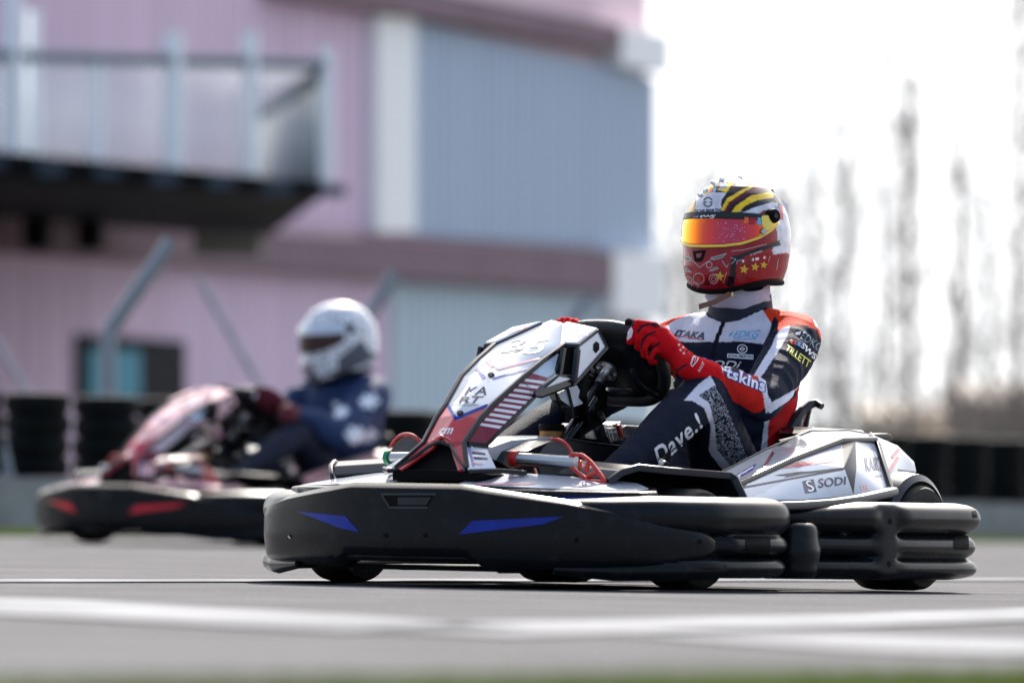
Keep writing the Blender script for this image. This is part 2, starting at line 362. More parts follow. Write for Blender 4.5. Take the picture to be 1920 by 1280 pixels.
while x < 3.75:
    h = 0.29 - 0.006 * (x + 2.3) + zg(x); nt_ = 4; sc = 1.0
    sc = max(sc, 0.7)
    for q in range(nt_):
        o = ty0 if first else ty0.copy()
        if not first: C.objects.link(o)
        first = False; j = random.uniform(-.012, .012)
        o.location = (x + j, barrier_y(x) + 0.45 + j, h + q * 0.111 * sc + 0.002); o.scale = (1.19, 1.19, .97)
        o.rotation_euler = (0, 0, random.uniform(0, 3))
        tag(o, '%s black tyre of the %s stack from the left in the barrier' % (('lowest', 'second lowest', 'third', 'topmost')[q], ORD[k]), 'tyre', 'tyres stacked along the track barrier')
    x += 0.31; k += 1

# ---- the building behind (a long cladded wall that runs away to the right)
WA, WB = Vector((-6.1, 100.0)), Vector((1.24, 131.0)); WD = (WB - WA).normalized(); WN = Vector((WD.y, -WD.x)) * 1.0
if WN.y > 0: WN = -WN
WN = Vector((WD.y, -WD.x)) if Vector((WD.y, -WD.x)).x > 0 else -Vector((WD.y, -WD.x))      # the face turned to the camera
def wall_t(u):
    r = (u - 960) / F; return (r * WA.y - WA.x) / (WD.x - r * WD.y)
def wz(u, v):
    Y = WA.y + WD.y * wall_t(u); return CZ + (HV - v) * Y / F
PNK = mat('pink_cladding', (0.70, 0.53, 0.66), 0.8, spec=0.1, var=0.10, vscale=1.0, stretch=(2.2, 2.2, 0.04))
PNK2 = mat('warm_pink_cladding', (0.76, 0.57, 0.62), 0.8, spec=0.1, var=0.06, vscale=1.0, stretch=(2, 2, 0.05))
BGC = mat('grey_blue_cladding', (0.45, 0.53, 0.64), 0.8, spec=0.1, var=0.07, vscale=1.0, stretch=(2.4, 2.4, 0.04))
BGL = mat('pale_blue_cladding', (0.52, 0.62, 0.68), 0.8, spec=0.1, var=0.05, vscale=1.0, stretch=(2, 2, 0.05))
BND = mat('plum_band', (0.21, 0.145, 0.17), 0.8, spec=0.1, var=0.1, vscale=0.5)
WPN = mat('white_wall_panel', (0.93, 0.93, 0.92), 0.8, spec=0.1, var=0.04)
GLS = mat('window_glass', (0.12, 0.32, 0.41), 0.8, spec=0.05)
DKW = mat('dark_window', (0.02, 0.022, 0.026), 0.8, spec=0.05)
bd = empty('building', loc=(WA.x, WA.y, zg(WA.x)))
BO = Vector((WA.x, WA.y, zg(WA.x)))
def slab(name, quad, depth, m, lo=0.0, par=None, ribs=0):
    """quad: tl tr br bl in photo pixels on the wall plane; depth proud of the wall"""
    b = MB(); fr = []; bk = []
    for u, v in quad:
        t = wall_t(u); p = WA + WD * t; z = wz(u, v)
        fr.append(Vector((p.x + WN.x * depth, p.y + WN.y * depth, z)) - BO); bk.append(Vector((p.x + WN.x * lo, p.y + WN.y * lo, z)) - BO)
    b.add(fr + bk, [(0, 1, 2, 3), (7, 6, 5, 4), (0, 4, 5, 1), (1, 5, 6, 2), (2, 6, 7, 3), (3, 7, 4, 0)], m)
    if ribs:                                                       # standing seams of the metal cladding
        (u0, v0), (u1, v1), (u2, v2), (u3, v3) = quad; t0, t1 = wall_t(u0), wall_t(u1)
        for i in range(1, ribs):
            a = i / ribs; t = t0 + (t1 - t0) * a; p = WA + WD * t; r = (p.x / p.y) * F + 960; f = (r - u0) / (u1 - u0)
            zt = wz(r, v0 + (v1 - v0) * f) - BO.z; zb = wz(r, v3 + (v2 - v3) * f) - BO.z
            c = Vector((p.x + WN.x * (depth + .004), p.y + WN.y * (depth + .004), 0)) - Vector((BO.x, BO.y, 0))
            b.box((c.x, c.y, (zt + zb) / 2), (0.03, 0.035, (zt - zb) * 0.995), m)
    return b.build(name, par or bd, smooth=False)
slab('wall', [(-700, -560), (1215, -560), (1215, 900), (-700, 960)], 0, PNK2, lo=-9)
slab('wall_cladding', [(-600, -120), (690, 6), (690, 432), (-600, 350)], 0.05, PNK, ribs=34)
slab('wall_cladding', [(-600, 430), (722, 520), (722, 880), (-600, 905)], 0.05, PNK, ribs=34)
slab('wall_panel', [(680, 28), (752, 34), (752, 436), (680, 436)], 0.22, WPN)
slab('wall_cladding', [(753, 40), (1213, 148), (1213, 472), (753, 440)], 0.15, BGC, ribs=30)
slab('wall_cladding', [(724, 528), (1112, 552), (1112, 880), (724, 880)], 0.10, BGL, ribs=26)
slab('band', [(480, -70), (1116, 50), (1116, 96), (480, -10)], 0.42, BND)
slab('band', [(-600, 372), (1106, 476), (1106, 548), (-600, 436)], 0.38, BND)
slab('band', [(1118, 52), (1208, 68), (1208, 138), (1118, 122)], 0.42, WPN)
slab('band', [(1108, 470), (1208, 478), (1208, 600), (1108, 592)], 0.38, WPN)
slab('wall_panel', [(1112, 602), (1213, 606), (1213, 880), (1112, 880)], 0.10, BGL)
w1 = slab('window', [(132, 626), (332, 640), (332, 750), (132, 748)], 0.12, DKW)
slab('pane', [(146, 654), (242, 658), (242, 744), (146, 744)], 0.15, GLS, lo=0.121, par=w1)
tag(bd, 'pink and grey-blue clad building with dark plum bands behind the karts', 'building')
# ---- balcony that juts out at the upper left
DECK = mat('deck_black', (0.003, 0.004, 0.006), 0.7, spec=0.08, var=0.3, vscale=2)
DKB = mat('deck_fascia', (0.03, 0.05, 0.075), 0.4, var=0.5, vscale=1.5)
POST = mat('pale_metal', (0.88, 0.92, 0.95), 0.4)
RAIL = mat('rail_grey', (0.16, 0.20, 0.23), 0.9, spec=0.0)
RGL = mat('railing_glass', (0.75, 0.82, 0.86), 0.15, alpha=0.30)
OLV = mat('olive_box', (0.22, 0.21, 0.17), 0.7)
bo = Vector((-4.2, 90, 0.0)); bc = empty('balcony', loc=bo)
A, B = at(-250, 265, 86), at(612, 335, 90)
A.z = 3.75; zt, zb = 3.42, 3.12
Cc, D = at(500, 420, 107), at(-260, 400, 97)
b = MB(); pl = [Vector((A.x, A.y, 0)), Vector((B.x, B.y, 0)), Vector((Cc.x, Cc.y, 0)), Vector((D.x, D.y, 0))]
ztop = [3.92, 3.62, 3.62, 3.92]; zbo = [3.60, 3.46, 3.52, 3.60]
b.add([(p.x - bo.x, p.y - bo.y, z) for p, z in zip(pl, ztop)] + [(p.x - bo.x, p.y - bo.y, z) for p, z in zip(pl, zbo)],
      [(0, 1, 2, 3), (7, 6, 5, 4), (0, 4, 5, 1), (1, 5, 6, 2), (2, 6, 7, 3), (3, 7, 4, 0)], DECK)
b.build('deck', bc, bevel=0.08)
for i in range(9):
    b = MB(); a = i / 8; p = A.lerp(B, a); b.box((p.x - bo.x, p.y - bo.y - .04, 3.76 - .24 * a), (0.42, 0.05, 0.13 + 0.05 * (i % 2)), DKB); b.build('fascia_plate', bc)
for u, vt, w in ((22, -40, .16), (62, 20, .12), (180, 100, .11), (324, 60, .17), (468, 60, .14), (612, 90, .12)):
    b = MB(); f = (u + 250) / 862; Y = 86 + 4 * f; p = at(u, vt, Y); zb_ = 3.91 - .3 * f
    b.tube([(p.x - bo.x, Y - bo.y, zb_), (p.x - bo.x, Y - bo.y, p.z)], w * .62, POST); b.build('post', bc)
b = MB(); p1, p2 = at(-250, 98, 86), at(610, 122, 90); b.tube([p1 - bo, p2 - bo], 0.062, RAIL); b.build('handrail', bc)
b = MB(); p3 = at(480, 222, 106); b.tube([p2 - bo + Vector((-.03, 0, -.1)), p3 - bo], 0.10, mat('dark_rail', (0.04, 0.05, 0.055), 0.5)); b.build('handrail', bc)
b = MB(); q1, q2 = at(-250, 104, 86.5), at(606, 128, 90.5)
b.add([q1 - bo, q2 - bo, Vector((q2.x, q2.y, 3.63)) - bo, Vector((q1.x, q1.y, 3.92)) - bo], [(0, 1, 2, 3)], RGL); b.build('glass_panel', bc, solid=.015)
b = MB(); b.add([p2 - bo, p3 - bo, Vector((p3.x, p3.y, 3.62)) - bo, Vector((p2.x, p2.y, 3.62)) - bo], [(0, 1, 2, 3)], mat('frosted_panel', (0.46, 0.50, 0.50), 0.5)); b.build('side_panel', bc, solid=.03)
for i in range(9):
    p = p2.lerp(p3, (i + .5) / 9); b = MB(); b.box((p.x - bo.x, p.y - bo.y - .03, (p.z + 3.6) / 2), (0.025, 0.02, p.z - 3.64), RAIL); b.build('baluster', bc)
b = MB(); b.box(at(428, 460, 100) - bo, (0.80, 1.0, 0.24), OLV); b.build('bracket', bc)
for u in (70, 170): b = MB(); b.box(at(u, 440, 98) - bo, (0.28, 1.0, 0.36), DECK); b.build('bracket', bc)
tag(bc, 'dark balcony with glass railing and pale posts jutting from the pink building', 'balcony')
# ---- catch fence posts with leaning tops
PG = mat('galvanised', (0.22, 0.25, 0.29), 0.45, metal=0.3)
def fence_post(pts, Y, r, label):
    P = [at(u, v, Y) for u, v in pts]; P[0].z = zg(P[0].x)
    o = empty('fence_post', loc=P[0]); n = len(P)
    b = MB(); b.tube([P[0] - P[0], P[1] - P[0]], r, PG); b.build('upright', o)
    b = MB(); b.tube([p - P[0] for p in P[1:]], r, PG); b.build('outrigger', o)
    return tag(o, label, 'post', 'catch fence posts')
fence_post([(203, 900), (203, 622), (322, 452)], 48, .045, 'grey catch fence post with leaning top, in front of the blue window')
fence_post([(660, 900), (660, 640), (742, 512)], 58, .045, 'grey catch fence post with leaning top, behind the white helmet')
fence_post([(1030, 900), (1030, 670), (1104, 552)], 66, .045, 'grey catch fence post with leaning top, behind the steering wheel')
fence_post([(40, 780), (-40, 640), (-80, 560)], 44, .03, 'catch fence post with leaning top at the left edge')
for (a, bb, lab) in (((372, 520), (500, 745), 'thin grey stay cable sloping down right between the fence posts'), ((-20, 620), (60, 750), 'thin grey stay cable at the left edge')):
    b = MB(); p, q = at(*a, 52), at(*bb, 52); b.tube([p, q], .022, mat('stay', (0.33, 0.33, 0.38), 0.5)); tag(b.build('stay_cable'), lab, 'cable')

# ---- bare trees, far buildings and bushes on the right
BARK = mat('bark', (0.16, 0.145, 0.13), 0.9, spec=0.1, var=0.3, vscale=3)
TWIG = mat('twigs', (0.24, 0.22, 0.20), 0.9, spec=0.1)
def tree(u, Y, h, r, dens, seed, label, vmid=None):
    rnd = random.Random(seed); x = (u - 960) / F * Y; base = Vector((x, Y, zg(x))); o = empty('bare_tree', loc=base)
    path = [Vector((rnd.uniform(-.05, .05) * (k > 0), rnd.uniform(-.1, .1), h * k / 8)) for k in range(9)]
    b = MB(); b.tube(path, [r * .6 * (1 - .085 * k) for k in range(9)], BARK, n=8); b.build('trunk', o)
    b = MB()
    for i in range(int(dens * 1.25)):
        t = rnd.uniform(.06, 1) ** .9; k = min(int(t * 8), 7); p = path[k].lerp(path[k + 1], t * 8 - k); a = rnd.uniform(0, 6.28); l = h * rnd.uniform(.07, .20) * (1.15 - .7 * t)
        d = Vector((math.cos(a) * .35, math.sin(a) * .35, 1)).normalized(); q = p + d * l * .45 + Vector((math.cos(a), math.sin(a), 0)) * l * .28; e = q + Vector((d.x * .3, d.y * .3, 1)) * l * .6
        b.tube([p, q, e], [.018, .012, .004], TWIG, n=4)
        for _ in range(3):
            f = q.lerp(e, rnd.random()); g = f + Vector((rnd.uniform(-1, 1), rnd.uniform(-1, 1), 1.6)).normalized() * l * .35; b.tube([f, g], [.012, .004], TWIG, n=3)
    b.build('crown', o); return tag(o, label, 'tree', 'row of bare upright trees')
tree(1302, 170, 6.6, .13, 120, 1, 'slim bare tree seen just left of the red and yellow helmet')
tree(1462, 170, 6.6, .13, 110, 2, 'slim bare tree just right of the red and yellow helmet')
tree(1580, 165, 7.5, .15, 120, 3, 'faint bare tree behind the driver\'s shoulder, left of the darkest tree')
tree(1704, 150, 7.6, .17, 125, 4, 'darkest thick bare tree above the rear of the near kart')
tree(1797, 150, 6.6, .15, 95, 5, 'bare tree between the darkest tree and the right edge tree')
tree(1916, 145, 9.5, .16, 95, 6, 'bare tree at the right edge of the photo')
tree(1262, 185, 6.8, .10, 85, 7, 'very faint bare tree at the building corner')
tree(1345, 180, 7.6, .09, 85, 8, 'very faint bare tree directly above the red and yellow helmet')
tree(1525, 185, 8.0, .09, 85, 9, 'very faint bare tree right of the helmet, near the driver\'s shoulder')
tree(1655, 170, 9.2, .08, 50, 10, 'faint thin bare tree just left of the darkest tree')
tree(1855, 175, 8.6, .08, 50, 11, 'faint thin bare tree between the two rightmost dark trees')
BG = mat('beige_wall', (0.72, 0.62, 0.50), 0.8, var=0.3, vscale=.3)
RF = mat('brown_roof', (0.42, 0.36, 0.30), 0.8)
def house(u0, u1, vt, vr, Y, label):
    x0, x1 = (u0 - 960) / F * Y, (u1 - 960) / F * Y; z = zg(x0); o = empty('low_house', loc=((x0 + x1) / 2, Y, z)); w = (x1 - x0) / 2; zt = CZ + (HV - vt) * Y / F - z; zr = CZ + (HV - vr) * Y / F - z
    b = MB(); b.box((0, 4, zt / 2), (2 * w, 8, zt), BG); b.build('wall', o, smooth=False)
    b = MB(); b.prism([(-w - .2, -.3, zt), (-w - .2, 8.3, zt), (-w - .2, 4, zr)], (2 * w + .4, 0, 0), RF); b.build('roof', o, smooth=False)
    for i in range(3):
        b = MB(); b.box((-w * .6 + i * w * .6, -.04, zt * .5), (w * .18, .08, zt * .3), DKW); b.build('window', o)
    return tag(o, label, 'house')
house(1625, 1790, 778, 748, 230, 'low beige house behind the darkest bare tree')
house(1800, 1990, 752, 712, 220, 'taller beige house at the right edge behind the trees')
LEAF = mat('bush_leaf', (0.13, 0.14, 0.07), 0.8, var=0.4, vscale=1)
def bush(u, vt, Y, w, label, n=1500, m=LEAF):
    x = (u - 960) / F * Y; z = zg(x); h = CZ + (HV - vt) * Y / F - z; o = empty('bush', loc=(x, Y, z)); vs = []; fs = []
    rnd = np.random.RandomState(int(u)); cl = [(rnd.uniform(-w, w), rnd.uniform(-w, w), h * rnd.uniform(.3, .8), rnd.uniform(.3, .55) * min(w, h)) for _ in range(14)]
    for i in range(n):
        c = cl[i % 14]; d = rnd.normal(size=3); d /= np.linalg.norm(d); p = np.array(c[:3]) + d * c[3] * rnd.uniform(.7, 1.05); p[2] = max(.02, min(p[2], h))
        a, bb = rnd.normal(0, .09, 3), rnd.normal(0, .09, 3); k = len(vs); vs += [tuple(p), tuple(p + a), tuple(p + bb)]; fs.append((k, k + 1, k + 2))
    b = MB(); b.add(vs, fs, m); b.build('foliage', o, smooth=False, normals=False)
    b = MB(); b.tube([(0, 0, 0), (0.05, 0, h * .6)], [.12, .05], BARK, n=6); b.build('stem', o)
    return tag(o, label, 'bush')
bush(1895, 690, 190, 1.3, 'dark brown bush at the right edge above the tyre barrier', 3000, mat('brown_leaf', (0.26, 0.21, 0.17), 0.9, var=.4, vscale=1))
bush(1545, 778, 200, .9, 'dark green bush behind the seat of the near kart')
bush(1240, 575, 160, .8, 'thin bush beside the building corner, left of the red helmet', 500)
bush(1650, 800, 210, 1.4, 'low green bush in front of the beige house')
# ================================================================ the near kart (built in its own frame: x forward, y left, z up)
kart = empty('racing_kart', KM)
tag(kart, 'white and red rental kart number 35 with blue flashes, sharp in the foreground', 'kart', 'rental karts on the track')
def wheel(name, x, y, r, w, steer=0):
    b = MB(); n = 48; h = w / 2
    prof = [(r * .50, -h * .86), (r * .56, -h * .95), (r * .78, -h), (r * .92, -h * .97), (r * .975, -h * .86), (r, -h * .62), (r, h * .62), (r * .975, h * .86), (r * .92, h * .97), (r * .78, h), (r * .56, h * .95), (r * .50, h * .86)]
    M = Matrix.Rotation(math.radians(steer), 3, 'Z'); ax = M @ Vector((0, 1, 0)); c = Vector((x, y, r))
    w_ = MB(); w_.lathe([(r * .50, -h * .7), (r * .46, -h * .3), (r * .2, -h * .2), (.02, -h * .25)], c, ax, STL, n=32)
    w_.lathe([(.02, h * .25), (r * .2, h * .2), (r * .46, h * .3), (r * .52, h * .8), (r * .50, h * .85)], c, ax, STL, n=32)
    o = w_.build('wheel', kart)
    b.lathe(prof, c, ax, RUB, n=n, closed=True); b.build('tyre', o); return o
wheel('wheel', .53, .507, .128, .125, -6); wheel('wheel', .53, -.507, .128, .125, -6)
wheel('wheel', -.53, .520, .140, .185); wheel('wheel', -.53, -.520, .140, .185)

# ---- front bumper
half = [(1.025, 0), (1.022, .10), (1.005, .22), (.96, .34), (.88, .475), (.77, .565), (.64, .625), (.52, .648), (.43, .655), (.36, .652)]
fp = [(x, -y) for x, y in half[::-1]] + half[1:]
def sweep(b, path, n, section, m, close=(0.05, 0.05)):
    P, s = even(path, n); rings = []; Lt = s[-1]
    for i in range(n):
        t = P[min(i + 1, n - 1)] - P[max(i - 1, 0)]; t /= np.linalg.norm(t); o = np.array((t[1], -t[0])); sec = section(s[i] / Lt, P[i])
        d = min(s[i] / close[0] if close[0] else 1, (Lt - s[i]) / close[1] if close[1] else 1, 1); g = math.sqrt(max(1 - (1 - d) ** 2, 0.0004))
        co = sum(q[0] for q in sec) / len(sec); cz = sum(q[1] for q in sec) / len(sec)
        rings.append([(P[i][0] + o[0] * (co + (q[0] - co) * g), P[i][1] + o[1] * (co + (q[0] - co) * g), cz + (q[1] - cz) * (.35 + .65 * g)) for q in sec])
    b.loft(rings, m); return P, s
def lobes(ls, z0, z1, back, flat=None, k=0.0, base=0.0, n=44, inset=0.0):
    out = []
    for i in range(n + 1):
        z = z0 + (z1 - z0) * i / n; v = base
        for zc, h, d in ls:
            q = 1 - ((z - zc) / h) ** 2
            if q > 0: v = max(v, base + (d - base) * q ** .5)
        if flat is not None: v = v * (1 - k) + k * flat
        e = min((z - z0), (z1 - z)) / .02
        if e < 1: v = v - .03 * (1 - math.sqrt(max(0, 1 - (1 - max(e, 0)) ** 2)))
        out.append((v - inset, z))
    return out + [(back, z1 - .004), (back - .01, (z0 + z1) / 2), (back, z0 + .004)]
FL3 = [(.188, .052, .048), (.117, .030, .036), (.060, .030, .034)]
b = MB()
def core(t, p):
    a = abs(t - .5) * 2; uu = uv((p[0], abs(p[1]) + .04, .1))[0]; inset = .022 * (1 - min(max((uu - 1190) / 160, 0), 1)); k = 1 - min(max((uu - 1352) / 26, 0), 1)
    L3 = [(.186, .052, .052), (.1165, .030, .046 * (1 - k)), (.060, .029, .042)]
    return lobes(L3, 0.032 + .028 * min(1, max(0, (.62 - a) / .08)), .236 - .03 * (1 - min(a / .55, 1)), -.10, base=-.004, inset=inset)
sweep(b, [(.315, -.58), (.325, -.63)] + fp + [(.325, .63), (.315, .58)], 130, core, BLK, (.07, .07))
core_o = b.build('front_bumper', kart, angle=60)
# slot holes near the bumper ends, their shaded inside painted as matt black patches
D = Decals(core_o)
def rrect(u0, v0, u1, v1, r=6):
    o = []
    for cx, cy, a0 in ((u1 - r, v0 + r, -90), (u1 - r, v1 - r, 0), (u0 + r, v1 - r, 90), (u0 + r, v0 + r, 180)):
        for k in range(5): a = math.radians(a0 + k * 22.5); o.append((cx + r * math.cos(a), cy + r * math.sin(a)))
    return o
D.poly(rrect(1398, 1006, 1444, 1036), BLKM, fine=6, off=.002); D.join()
# flat front shell
top_t = [(960, 912), (1010, 922), (1060, 931), (1140, 951), (1230, 981), (1300, 992), (1325, 1000), (1340, 1012)]
top_u = [600, 765, 874, 940, 1000, 1060, 1140, 1230, 1300, 1325, 1341]; top_v = [906, 905, 907, 918, 927, 936, 952, 979, 991, 998, 1014]
bot_u = [600, 765, 880, 916, 1000, 1140, 1230, 1300, 1325, 1341]; bot_v = [1045, 1045, 1046, 1067, 1068, 1067, 1065, 1052, 1043, 1032]
b = MB(); P, s_ = even(fp, 400); ends = []
for i, p in enumerate(P):
    if p[1] > 0 and uv((p[0], p[1], .12))[0] < 1341: ends.append(i)
iN = max(ends); sub = [tuple(P[i]) for i in range(399 - iN, iN + 1, 6)]
def shell(t, p):
    y = abs(p[1]); x = p[0]; u = uv((x, y, .15))[0]; zt_ = zv(x, y, np.interp(u, top_u, top_v)); zb_ = zv(x, y, np.interp(u, bot_u, bot_v))
    n = 14; o = []
    for k in range(n + 1):
        a = k / n; z = zb_ + (zt_ - zb_) * a; e = min(a * (zt_ - zb_), (1 - a) * (zt_ - zb_)) / .016; w = .036 - .020 * max(0, (.12 - z) / .12) ** 1.2
        if e < 1: w -= .020 * (1 - math.sqrt(1 - (1 - e) ** 2))
        o.append((w, z))
    bk = -.035 + .045 * min(1, max(0, (.95 - x) / .15)); return o + [(bk, zt_ - .002 - .022 * min(1, max(0, (.97 - x) / .1))), (bk, zb_ + .002)]
sweep(b, sub, 110, shell, BLK, (.06, .06))
sh = b.build('bumper_shell', kart, angle=50)
D = Decals(sh)
D.poly([(556, 958), (575, 960), (648, 967), (674, 997), (640, 990)], BLU, fine=12)
D.poly([(861, 1001), (885, 976), (1056, 968), (1020, 982), (930, 993)], BLU, fine=12)
D.poly([(717, 926), (816, 926), (801, 951), (731, 951)], BLKM, fine=10)
D.line([(715, 926), (818, 926)], 3.5, GRY, off=.003); D.line([(716, 927), (731, 951)], 2.5, GRY, off=.003); D.line([(730, 951), (803, 951)], 3.5, GRY, off=.003); D.poly([(746, 932), (808, 932), (800, 946), (746, 946)], BLKG, off=.002)
for u, v in ((724, 1003), (798, 1003), (1081, 1012), (1312, 1015), (543, 1006)): D.poly([(u + 5 * math.cos(a * .785), v + 5 * math.sin(a * .785)) for a in range(8)], BLKM, off=.001)
D.poly([(541, 1002), (546, 1008), (544, 1010), (540, 1006)], LGR, off=.002)
D.join()
# lower lip under the right front corner, and its twin
for sgn in (-1, 1):
    b = MB(); b.tube([(.60, .66 * sgn, .055), (.74, .60 * sgn, .05), (.86, .50 * sgn, .045), (.95, .38 * sgn, .048)], [.022, .026, .024, .012], BLK, n=12); b.build('bumper_lip', kart)
# upper nose deck behind the shell (white top)
b = MB(); pl = [(1.0, 0), (.985, .16), (.94, .32), (.86, .45), (.775, .525), (.70, .53), (.64, .49), (.70, .34), (.76, .18), (.78, 0)]
pl = pl + [(x, -y) for x, y in pl[-2:0:-1]]
def zt_(x, y):
    r = math.hypot(x - .35, y * 1.05); return .244 + .040 * min(1, max(0, (.66 - r) / .20))
rt = [Vector((x, y, zt_(x, y))) for x, y in pl]; rb = [Vector((x * .985, y * .99, .15)) for x, y in pl]; n = len(pl)
b.add(rt + rb, [tuple(range(n))] + [(i, (i + 1) % n, (i + 1) % n + n, i + n) for i in range(n)], BLK)
dk = b.build('nose_deck', kart, bevel=.006)
b = MB()
for sgn in (-1, 1):
    q = [(.965, .10), (.95, .17), (.905, .32), (.83, .44), (.765, .50), (.70, .50), (.67, .45), (.72, .33), (.78, .18), (.80, .10)]
    b.prism([(x, y * sgn, zt_(x, y) + .003) for x, y in q], (0, 0, .002), WHT)
b.build('deck_sticker', kart, smooth=False)
D = Decals(dk); D.poly([(1040, 930), (1147, 929), (1138, 945), (1126, 951), (1090, 946)], BLU); D.poly([(548, 925), (566, 919), (560, 930), (548, 934)], BLU); D.join()
D = Decals([o for o in kart.children if o.name.startswith('deck_sticker')])
D.poly([(885, 906), (1010, 905), (990, 909), (900, 909)], PINK); D.line([(575, 901), (600, 904)], 2.5, GRY); D.line([(590, 899), (640, 908)], 2.5, GRY); D.join()

# ---- side bumpers (three bulges and an upright web at the bend)
SB3 = [(.190, .041, .045), (.1175, .0315, .038), (.060, .028, .042)]
sp = [(.25, .54), (.20, .59), (.10, .630), (-.05, .675), (-.16, .700), (-.24, .706), (-.40, .706), (-.54, .700), (-.60, .68), (-.635, .62), (-.64, .56)]
for sgn in (1, -1):
    b = MB()
    def sec(t, p):
        w = uv((p[0], abs(p[1]), .12))[0]; k = max(0, 1 - abs(w - 1646) / 34.0); k = k * k * (3 - 2 * k); k = min(1, 1.5 * k)
        f = min(1, max(0, (.28 - p[0]) / .35)); zt2 = .205 + .026 * f
        L3 = [(.190, .043, .034 + .014 * f), (.1175, .0315, .036), (.060, .028, .040)]
        return lobes(L3, .030, zt2, -.09, flat=.038, k=k, base=-.006)
    path = sp if sgn == 1 else [(x, -y) for x, y in sp[::-1]]
    if sgn == 1: path = path
    # walk with the outward side on the left hand
    sweep(b, path, 120, sec, BLK, (.05, .05))
    o = b.build('side_bumper', kart, angle=60)
    if sgn == 1:
        D = Decals(o); D.poly(rrect(1788, 1004, 1816, 1030, 5), BLKM, fine=6, off=.002)
        for u, v in ((1669, 977), (1667, 1057)): D.poly([(u + 3.5 * math.cos(a * .785), v + 6 * math.sin(a * .785)) for a in range(8)], BLKM, off=.001)
        D.poly([(1822, 958), (1830, 957), (1832, 970), (1824, 971)], BLKM); D.join()
    # rounded link to the front bumper
    b = MB(); rr = []
    for k in range(15):
        z = .032 + .142 * k / 14; q = 1 - abs(2 * k / 14 - 1) ** 4; w = 1 + .05 * math.cos(k / 14 * 4 * math.pi)
        rr.append([(.20 + .068 * w * max(q, .15) ** .22 * math.cos(a), sgn * (.645 + .055 * w * max(q, .15) ** .22 * math.sin(a)), z) for a in [2 * math.pi * j / 28 for j in range(28)]])
    b.loft(rr, BLK); b.build('bumper_link', kart, angle=60)
# rear bumper
b = MB()
b.loft([[(-.80 + .045 * math.cos(a), y, .12 + .075 * math.sin(a)) for a in [2 * math.pi * j / 20 for j in range(20)]] for y in np.linspace(-.55, .55, 25)], BLK)
b.build('rear_bumper', kart)

# ---- front wheel guards
def guard(sgn):
    Q = lambda u, v, y: Vector((lambda p: (p.x, p.y * sgn, p.z))(K(u, v, y=y)))
    o_ = [Q(1140, 899, .41), Q(1163, 882, .43), Q(1195, 873, .45), Q(1250, 879, .49), Q(1365, 888, .55), Q(1376, 894, .56), Q(1397, 938, .59)]
    i_ = [p + Vector((-.02, -.17 * sgn, .012)) for p in o_]
    b = MB(); b.add(o_ + i_, [(k, k + 1, k + 8, k + 7) for k in range(6)], BLKG)
    g = b.build('wheel_guard', kart, solid=.012, bevel=.003)
    b = MB(); rim = [p + Vector((.004, .006 * sgn, -.004)) for p in o_]; b.bar(rim, .010, .018, GRY, up=(0, 0.2 * sgn, 1)); b.build('guard_rim', g, bevel=.002)
    b = MB(); b.add([p + Vector((-.01, -.10 * sgn, -.004)) for p in o_] + [Vector((p.x, p.y - .10 * sgn, .10)) for p in o_], [(k, k + 1, k + 8, k + 7) for k in range(6)], BLKM); b.build('guard_panel', g, solid=.006)
    return g
g = guard(1); guard(-1)
D = Decals(g); D.poly([(1210, 872), (1318, 880), (1300, 884), (1250, 881)], BLU, off=.003); D.join()

